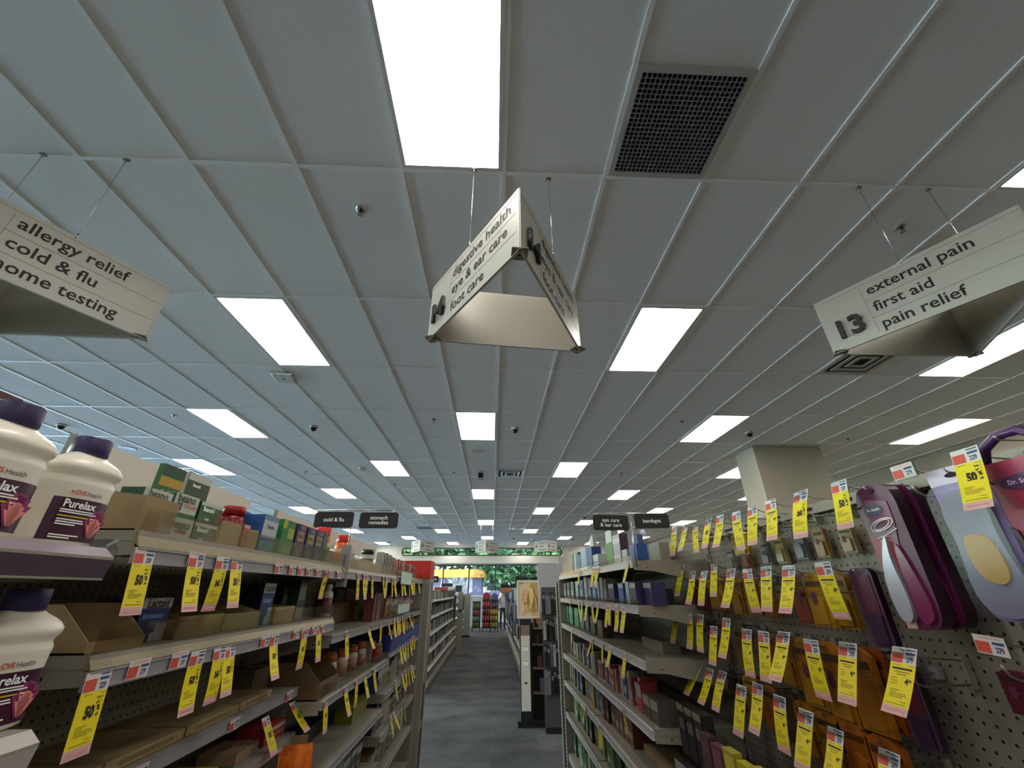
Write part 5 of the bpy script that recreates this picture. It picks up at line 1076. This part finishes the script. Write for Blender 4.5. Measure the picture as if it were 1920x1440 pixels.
# far run on the other hand: hanging goods, poster endcap
run('far shelving run with hanging accessories beyond the eye care shelves', 1.05, -1, [(6.45, 9.0), (9.01, 11.6), (11.61, 14.2), (14.21, 17.3)], .0, 6.45, 17.3, None, .5)
for k, z in enumerate((-.88, -1.12)):
    shelf(-1, 1.05, .5, 6.5, 17.2, z, 'long low shelf of the far accessory run, %s down' % ORD[k], .0, .05, frontm=mat('pale_shelf_edge', (206, 206, 208), .3))
hc = [(176, 190, 210), (60, 60, 66), (190, 184, 178), (60, 96, 150), (40, 44, 52), (120, 150, 190), (200, 196, 190), (46, 70, 120)]
for k in range(36):
    y = 6.7+k*.29; zt = .02+random.uniform(-.02, .05); hh = random.uniform(.18, .3); X = .43+random.uniform(0, .03)
    for q in range(3):
        zz = zt-.02-q*.3
        carton(-1, X+.015*q, y, y+.13, zz-hh, hh, .53-X-.015*q, hc[(k+q*3) % 8] if k < 20 or q else (48, 66, 110), 'hanging accessory pack, %s away down the far run, %s tier' % (ORD[k], ORD[q]), name='hanging_pack', cat='pack', group='packs on the far accessory run')
for (x, y, z, w_, h, lab) in ((.53, 8.2, .125, .24, .1, 'black sign board above the blonde hair poster'), (.79, 8.2, .125, .2, .1, 'second black sign board above the blonde hair poster'), (.27, 10, .06, .18, .07, 'small black sign board over the hanging accessories'), (.44, 10, .06, .12, .07, 'smaller black sign board over the hanging accessories')):
    t = thing('category_sign', lab, 'sign', (x, y, z)); MB().prism(rrect(w_, h, .02), -.006, .006, BLKS).build('sign_plate', t).location = (0, 0, h/2); MB().tube([(0, 0, 0), (0, 0, -.02), (.545-x+.05*(x > .5), 0, -.10), (.545-x+.05*(x > .5), 0, -.16)], .006, CHROME, 6).build('sign_pole', t)
t = thing('orange_header_strip', 'orange brown header strip above the hanging accessories', 'board', (.30, 10.6, .0)); MB().box(-.1, .2, -.01, .01, -.03, .06, mat('orange_brown', (176, 96, 50), .5)).build('strip_board', t); MB().tube([(.1, 0, -.03), (.1, 0, -.3)], .006, CHROME, 6).build('strip_pole', t)
t = thing('wire_grid_panel', 'long dark wire grid panel carrying the hanging accessories', 'panel', (.535, 6.6, -H)); m = MB()
for k in range(12): m.box(0, .008, 0, 10.5, .1+k*.12, .108+k*.12, WIRE)
for k in range(22): m.box(0, .008, k*.5, k*.5+.008, 0, 1.43, WIRE)
m.build('grid_mesh', t)
# poster endcap
t = thing('poster_display', 'framed poster of long blonde hair on the end of the far accessory run', 'poster', (.468, 6.0, -.315))
fr = mat('poster_frame', (206, 192, 182), .5); m = MB(); m.box(-.145, .145, 0, .03, 0, .025, fr); m.box(-.145, .145, 0, .03, .415, .44, fr); m.box(-.145, -.13, 0, .03, .025, .415, fr); m.box(.13, .145, 0, .03, .025, .415, fr); m.build('poster_frame', t)
MB().box(-.13, .13, .008, .03, .025, .415, mat('poster_cream', (206, 182, 144), .6)).build('poster_sheet', t)
p = MB()
def blob(pts, c, y): p.face([(x, y, z) for x, z in pts], mat('poster_%d_%d_%d' % c, c, .6))
rp_ = random.Random(9)
blob([(-.128, .027), (-.04, .027), (-.02, .10), (-.035, .15), (-.06, .155), (-.045, .175), (-.072, .19), (-.08, .205), (-.062, .215), (-.095, .235), (-.085, .275), (-.075, .31), (-.128, .31)], (206, 184, 150), .0074)
blob([(-.03, .027), (.02, .1), (.015, .2), (.0, .3), (-.03, .34), (-.075, .30), (-.09, .255), (-.085, .235), (-.098, .222), (-.088, .21), (-.092, .195), (-.08, .185), (-.075, .165), (-.045, .15), (-.05, .1), (-.09, .05), (-.1, .027)], (204, 156, 122), .0070)
for k in range(30):
    x0 = -.02+.13*k/29+rp_.uniform(-.01, .01); y_ = .0066-.00004*k; cw = [(214, 180, 112), (190, 144, 84), (168, 118, 64), (222, 194, 134), (146, 100, 58)][rp_.randrange(5)]
    L0 = []; R0 = []
    for q in range(9):
        z_ = .405-.37*q/8*(.75+.25*rp_.random() if q == 8 else 1); xx = x0*.55+.035+(x0-.02)*.6*math.sin(q/8*PI*.9)+.012*math.sin(q*.9+k*.7)-.02*(q/8)**2*(30-k)/15; w_ = .007*(1-abs(q-4)/5)+.0015
        L0.append((max(-.128, min(.128, xx-w_)), max(.027, z_))); R0.append((max(-.128, min(.128, xx+w_)), max(.027, z_)))
    for q in range(8): blob([L0[q+1], R0[q+1], R0[q], L0[q]], cw, y_)
blob([(-.092, .212), (-.070, .212), (-.078, .219), (-.088, .219)], (150, 80, 70), .0052)
blob([(-.08, .262), (-.058, .258), (-.058, .264), (-.078, .269)], (90, 60, 48), .0052)
blob([(-.05, .15), (-.02, .17), (-.03, .19), (-.06, .162)], (150, 74, 52), .0052)
p.build('poster_print', t); MB().box(-.1, -.06, .0056, .0076, .395, .402, INK).build('poster_caption', t)
t = thing('pillar_display', 'slim display pillar with a pale printed front under the blonde hair poster', 'display', (.42, 6.05, -H)); MB().box(-.065, .075, -.05, .08, .06, 1.10, BLACK).build('pillar_body', t); MB().box(-.10, .46, -.03, .3, 0, .06, BLACK).build('black_base', t)
m = MB(); PK = mat('pillar_panel', (200, 186, 176), .5); m.box(-.055, .055, -.055, -.05, .16, .92, PK); m.box(-.055, .055, -.056, -.05, .925, 1.03, mat('pillar_head', (120, 100, 90), .5)); m.build('printed_panel', t)
m = MB()
for z, a in ((.78, .03), (.63, .03)): m.box(-a, a, -.0575, -.0565, z-.022, z+.022, mat('pillar_sticker', (226, 220, 210), .5)); m.box(-a, a, -.0585, -.0575, z+.02, z+.024, INK)
m.box(-.016, .016, -.0575, -.0565, .42, .44, INK); m.build('sticker', t)
t = thing('stepped_rack', 'dark end rack of small cosmetic goods beside the slim display pillar', 'rack', (.72, 6.12, -H)); MB().box(-.22, .16, .03, .3, .06, 1.05, mat('rack_brown_black', (34, 26, 26), .6)).build('rack_body', t); MB().box(-.16, .14, -.02, .3, 0, .12, BLACK).build('rack_base', t)
for k, z in enumerate((.30, .55, .80)): MB().box(-.20, .0, -.035, .028, z, z+.02, mat('rack_shelf_pink', (150, 116, 104), .5)).build('rack_shelf', t)
for k, (x, z, h, c, lab) in enumerate([(.56, .82, .10, (110, 70, 60), 'small brown bottle pack on the top step of the dark end rack'), (.62, .82, .12, (60, 40, 36), 'small black pack on the top step of the dark end rack'), (.58, .57, .12, (140, 96, 84), 'small dark bottle pack on the middle step of the dark end rack'), (.60, .32, .14, (150, 146, 150), 'silver comb pack on the low step of the dark end rack')]):
    t = carton(-1, 0, 0, .05, 0, h, .02, c, lab, name='cosmetic_pack', cat='pack'); t.location = (x, 6.09, z+.001); t.rotation_euler = (0, 0, 0)
t = thing('small_photo_card', 'small photo card of a dark haired model under the poster', 'card', (.60, 6.08, -.44)); MB().box(-.07, .07, 0, .012, 0, .2, mat('card_beige', (190, 160, 128), .5)).build('card_sheet', t); MB().box(-.06, -.005, -.002, 0, .02, .19, mat('card_dark_hair', (60, 36, 30), .5)).box(-.03, .01, -.003, -.002, .06, .16, mat('card_skin', (196, 150, 120), .5)).build('card_print', t)
for k, (x, z, h, c, nm) in enumerate([(.72, -.62, .30, (104, 98, 108), 'grey fabric pouch'), (.77, -.95, .24, (150, 146, 150), 'pale grey pouch'), (.77, -1.18, .22, (176, 172, 176), 'white grey pouch')]):
    t = thing('hanging_pouch', nm+' hanging on the end of the far accessory run, %s from the top' % ORD[k], 'pouch', (x, 6.0, z)); m = MB(); m.prism([(-.07, 0), (.07, 0), (.08, h*.5), (.06, h), (-.06, h), (-.08, h*.5)], -.03, .03, col(c)); m.build('pouch_body', t); MB().box(-.02, .02, -.004, .06, h, h+.03, BLACK).build('pouch_clip', t)
t = thing('grey_header_panel', 'plain grey header panel rising beside the blonde hair poster', 'panel', (.80, 6.35, -.42)); MB().box(-.17, .2, -.012, .012, 0, .76, mat('grey_panel', (150, 146, 150), .6)).build('panel_board', t); MB().box(.195, .21, -.014, .014, 0, .76, WHITE).build('panel_edge', t)
letter(t, 'look', .05, .06, .06, -.013, INK)
for k in range(20):
    z = -.02-(k//5)*.27; x = .63+.035*(k % 5); hh = .24-.02*(k % 3)
    t = carton(-1, 0, 0, .032, 0, hh, .03, [(30, 30, 34), (176, 174, 180), (44, 40, 46), (120, 118, 124), (24, 24, 26)][(k*3+k//5) % 5], 'black or white beauty pack beside the perforated post, %s tier, %s across' % (ORD[k//5], ORD[k % 5]), name='beauty_pack', cat='pack', group='beauty packs beside the perforated post', bands=[(.15, .85, .7, .9, (150, 150, 156))]); t.location = (x, 5.789-.02*(k % 2), z-.24+H); t.rotation_euler = (0, 0, 0)
t = thing('beauty_pack_rack', 'thin wire rack holding the black and white beauty packs', 'rack', (.70, 5.82, -H)); MB().box(-.08, .11, .0, .01, .0, 1.46, mat('rack_grey', (70, 68, 72), .5)).build('rack_board', t); MB().box(-.08, .1, -.04, .0, .0, .05, BLACK).build('rack_foot', t)

# ================================================================ OUTSIDE
gm = textured('asphalt_lot', (150, 156, 166), (166, 172, 182), .6, .9)
struct(MB().box(-70, 60, Y1+.3, 110, -H-.15, -H-.1, gm).box(-70, X0-.2, -40, Y1+.3, -H-.15, -H-.1, gm).build('outside_ground'))
t = thing('restaurant_building', 'low grey building with a yellow orange fascia across the parking lot', 'building', (-10.2, 42, -H-.1))
MB().box(-9, 9.2, 0, 8, 0, 2.62, mat('grey_brick', (112, 106, 126), .8)).build('building_wall', t); MB().box(-9.4, 9.5, -.5, 8.4, 2.62, 3.30, mat('orange_fascia', (216, 150, 66), .6)).build('fascia_band', t)
for x in (-6, -2.6, .8, 4.2, 7.0): MB().box(x-.5, x+.5, -.04, 0, .3, 1.9, mat('dark_window', (52, 58, 72), .2)).build('building_window', t)
for x in (-4.3, -.9, 2.5, 5.6, 8.2): MB().box(x-.16, x+.16, -.1, 0, 0, 2.62, mat('white_pilaster', (176, 174, 182), .7)).build('white_pilaster', t)
t = thing('white_van', 'white delivery van parked outside the far windows', 'van', (.1, 50, -H-.1)); m = MB(); m.prism([(-.95, .4), (.95, .4), (.95, 1.5), (.85, 2.5), (-.85, 2.5), (-.95, 1.5)], 0, 4.2, mat('van_white', (168, 170, 178), .4)); m.build('van_body', t)
MB().prism([(-.7, 1.6), (.7, 1.6), (.66, 2.2), (-.66, 2.2)], -.02, 0, mat('dark_window', (52, 58, 72), .2)).build('van_window', t)
for x in (-.85, .62): MB().box(x, x+.22, -.05, .6, 0, .62, BLACK).build('van_wheel', t)
leafm = textured('leaf_green', (58, 92, 64), (92, 130, 84), 3.0, .8); leafy = textured('leaf_yellow_green', (92, 126, 68), (130, 160, 92), 3.0, .8)
bark = mat('tree_bark', (92, 78, 64), .9)
def tree(x, y, h, r, m_, lab, seed, n=260):
    rnd = random.Random(seed); t = thing('leafy_tree', lab, 'tree', (x, y, -H-.1), 0, 'trees outside the far windows'); tr = MB(); tr.tube([(0, 0, 0), (.1, 0, h*.35), (0, .1, h*.7)], .2, bark, 8)
    for k in range(5): a = k*1.3; tr.tube([(.05, 0, h*.35+k*.3), (r*.5*math.cos(a), r*.5*math.sin(a), h*.6+k*.2)], .06, bark, 5)
    tr.build('tree_trunk', t); c = MB()
    for k in range(n):
        u = rnd.gauss(0, 1), rnd.gauss(0, 1), rnd.gauss(0, 1); l = math.sqrt(sum(q*q for q in u)); q = rnd.random()**.4*r
        p0 = Vector((u[0]/l*q, u[1]/l*q, h*.62+u[2]/l*q*.75)); s = rnd.uniform(.12, .3)*r/3
        a = Vector((rnd.gauss(0, 1), rnd.gauss(0, 1), rnd.gauss(0, 1))).normalized(); b2 = a.orthogonal().normalized()
        for z_ in range(4):
            a2 = (a+b2*rnd.uniform(-.8, .8)).normalized(); b3 = a2.orthogonal().normalized(); o = p0+a*s*rnd.uniform(-.6, .6)
            c.face([o-a2*s, o-b3*s*.6, o+a2*s, o+b3*s*.6], m_)
    c.build('foliage', t)
for k, (x, y, h, r, m_, lab) in enumerate([(2.6, 42, 6.6, 4.2, leafm, 'large dark green tree in the middle of the far windows'), (7.2, 39, 6.4, 4.2, leafy, 'bright yellow green tree at the end of the far windows'), (-4, 60, 12, 5, leafm, 'green tree rising behind the orange fascia building'), (-13, 58, 12, 5, leafy, 'green tree beyond the start of the far windows'), (3, 62, 8.5, 6.5, leafy, 'tall tree far behind the parked van'), (13, 55, 9, 6.5, leafm, 'broad tree seen past the end upright of the windows'), (-9, 64, 13, 5.5, leafm, 'second green tree rising behind the fascia building'), (-20, 60, 12, 6, leafm, 'tree at the far edge of the parking lot')]):
    tree(x, y, h, r, m_, lab, 40+k, 1100)
t = thing('bare_tree', 'pale bare branched small tree right outside the far windows', 'tree', (-2.6, 33, -H-.1)); m = MB(); rnd = random.Random(5); pb = mat('pale_bark', (150, 150, 146), .8)
m.tube([(0, 0, 0), (0, 0, 1.0)], .07, pb, 6)
for k in range(26):
    a = rnd.uniform(0, 2*PI); e1 = rnd.uniform(.5, 1.1); p0 = Vector((0, 0, rnd.uniform(.5, 1.0))); p1 = p0+Vector((math.cos(a)*e1*.6, math.sin(a)*.4, e1*1.1)); p2 = p1+Vector((math.cos(a)*.3, 0, .4)); m.tube([p0, p1, p2], .022, pb, 4)
    for q in range(3): m.tube([p1, p1+Vector((rnd.uniform(-.4, .4), rnd.uniform(-.2, .2), rnd.uniform(.2, .6)))], .014, pb, 4)
m.build('branch', t)
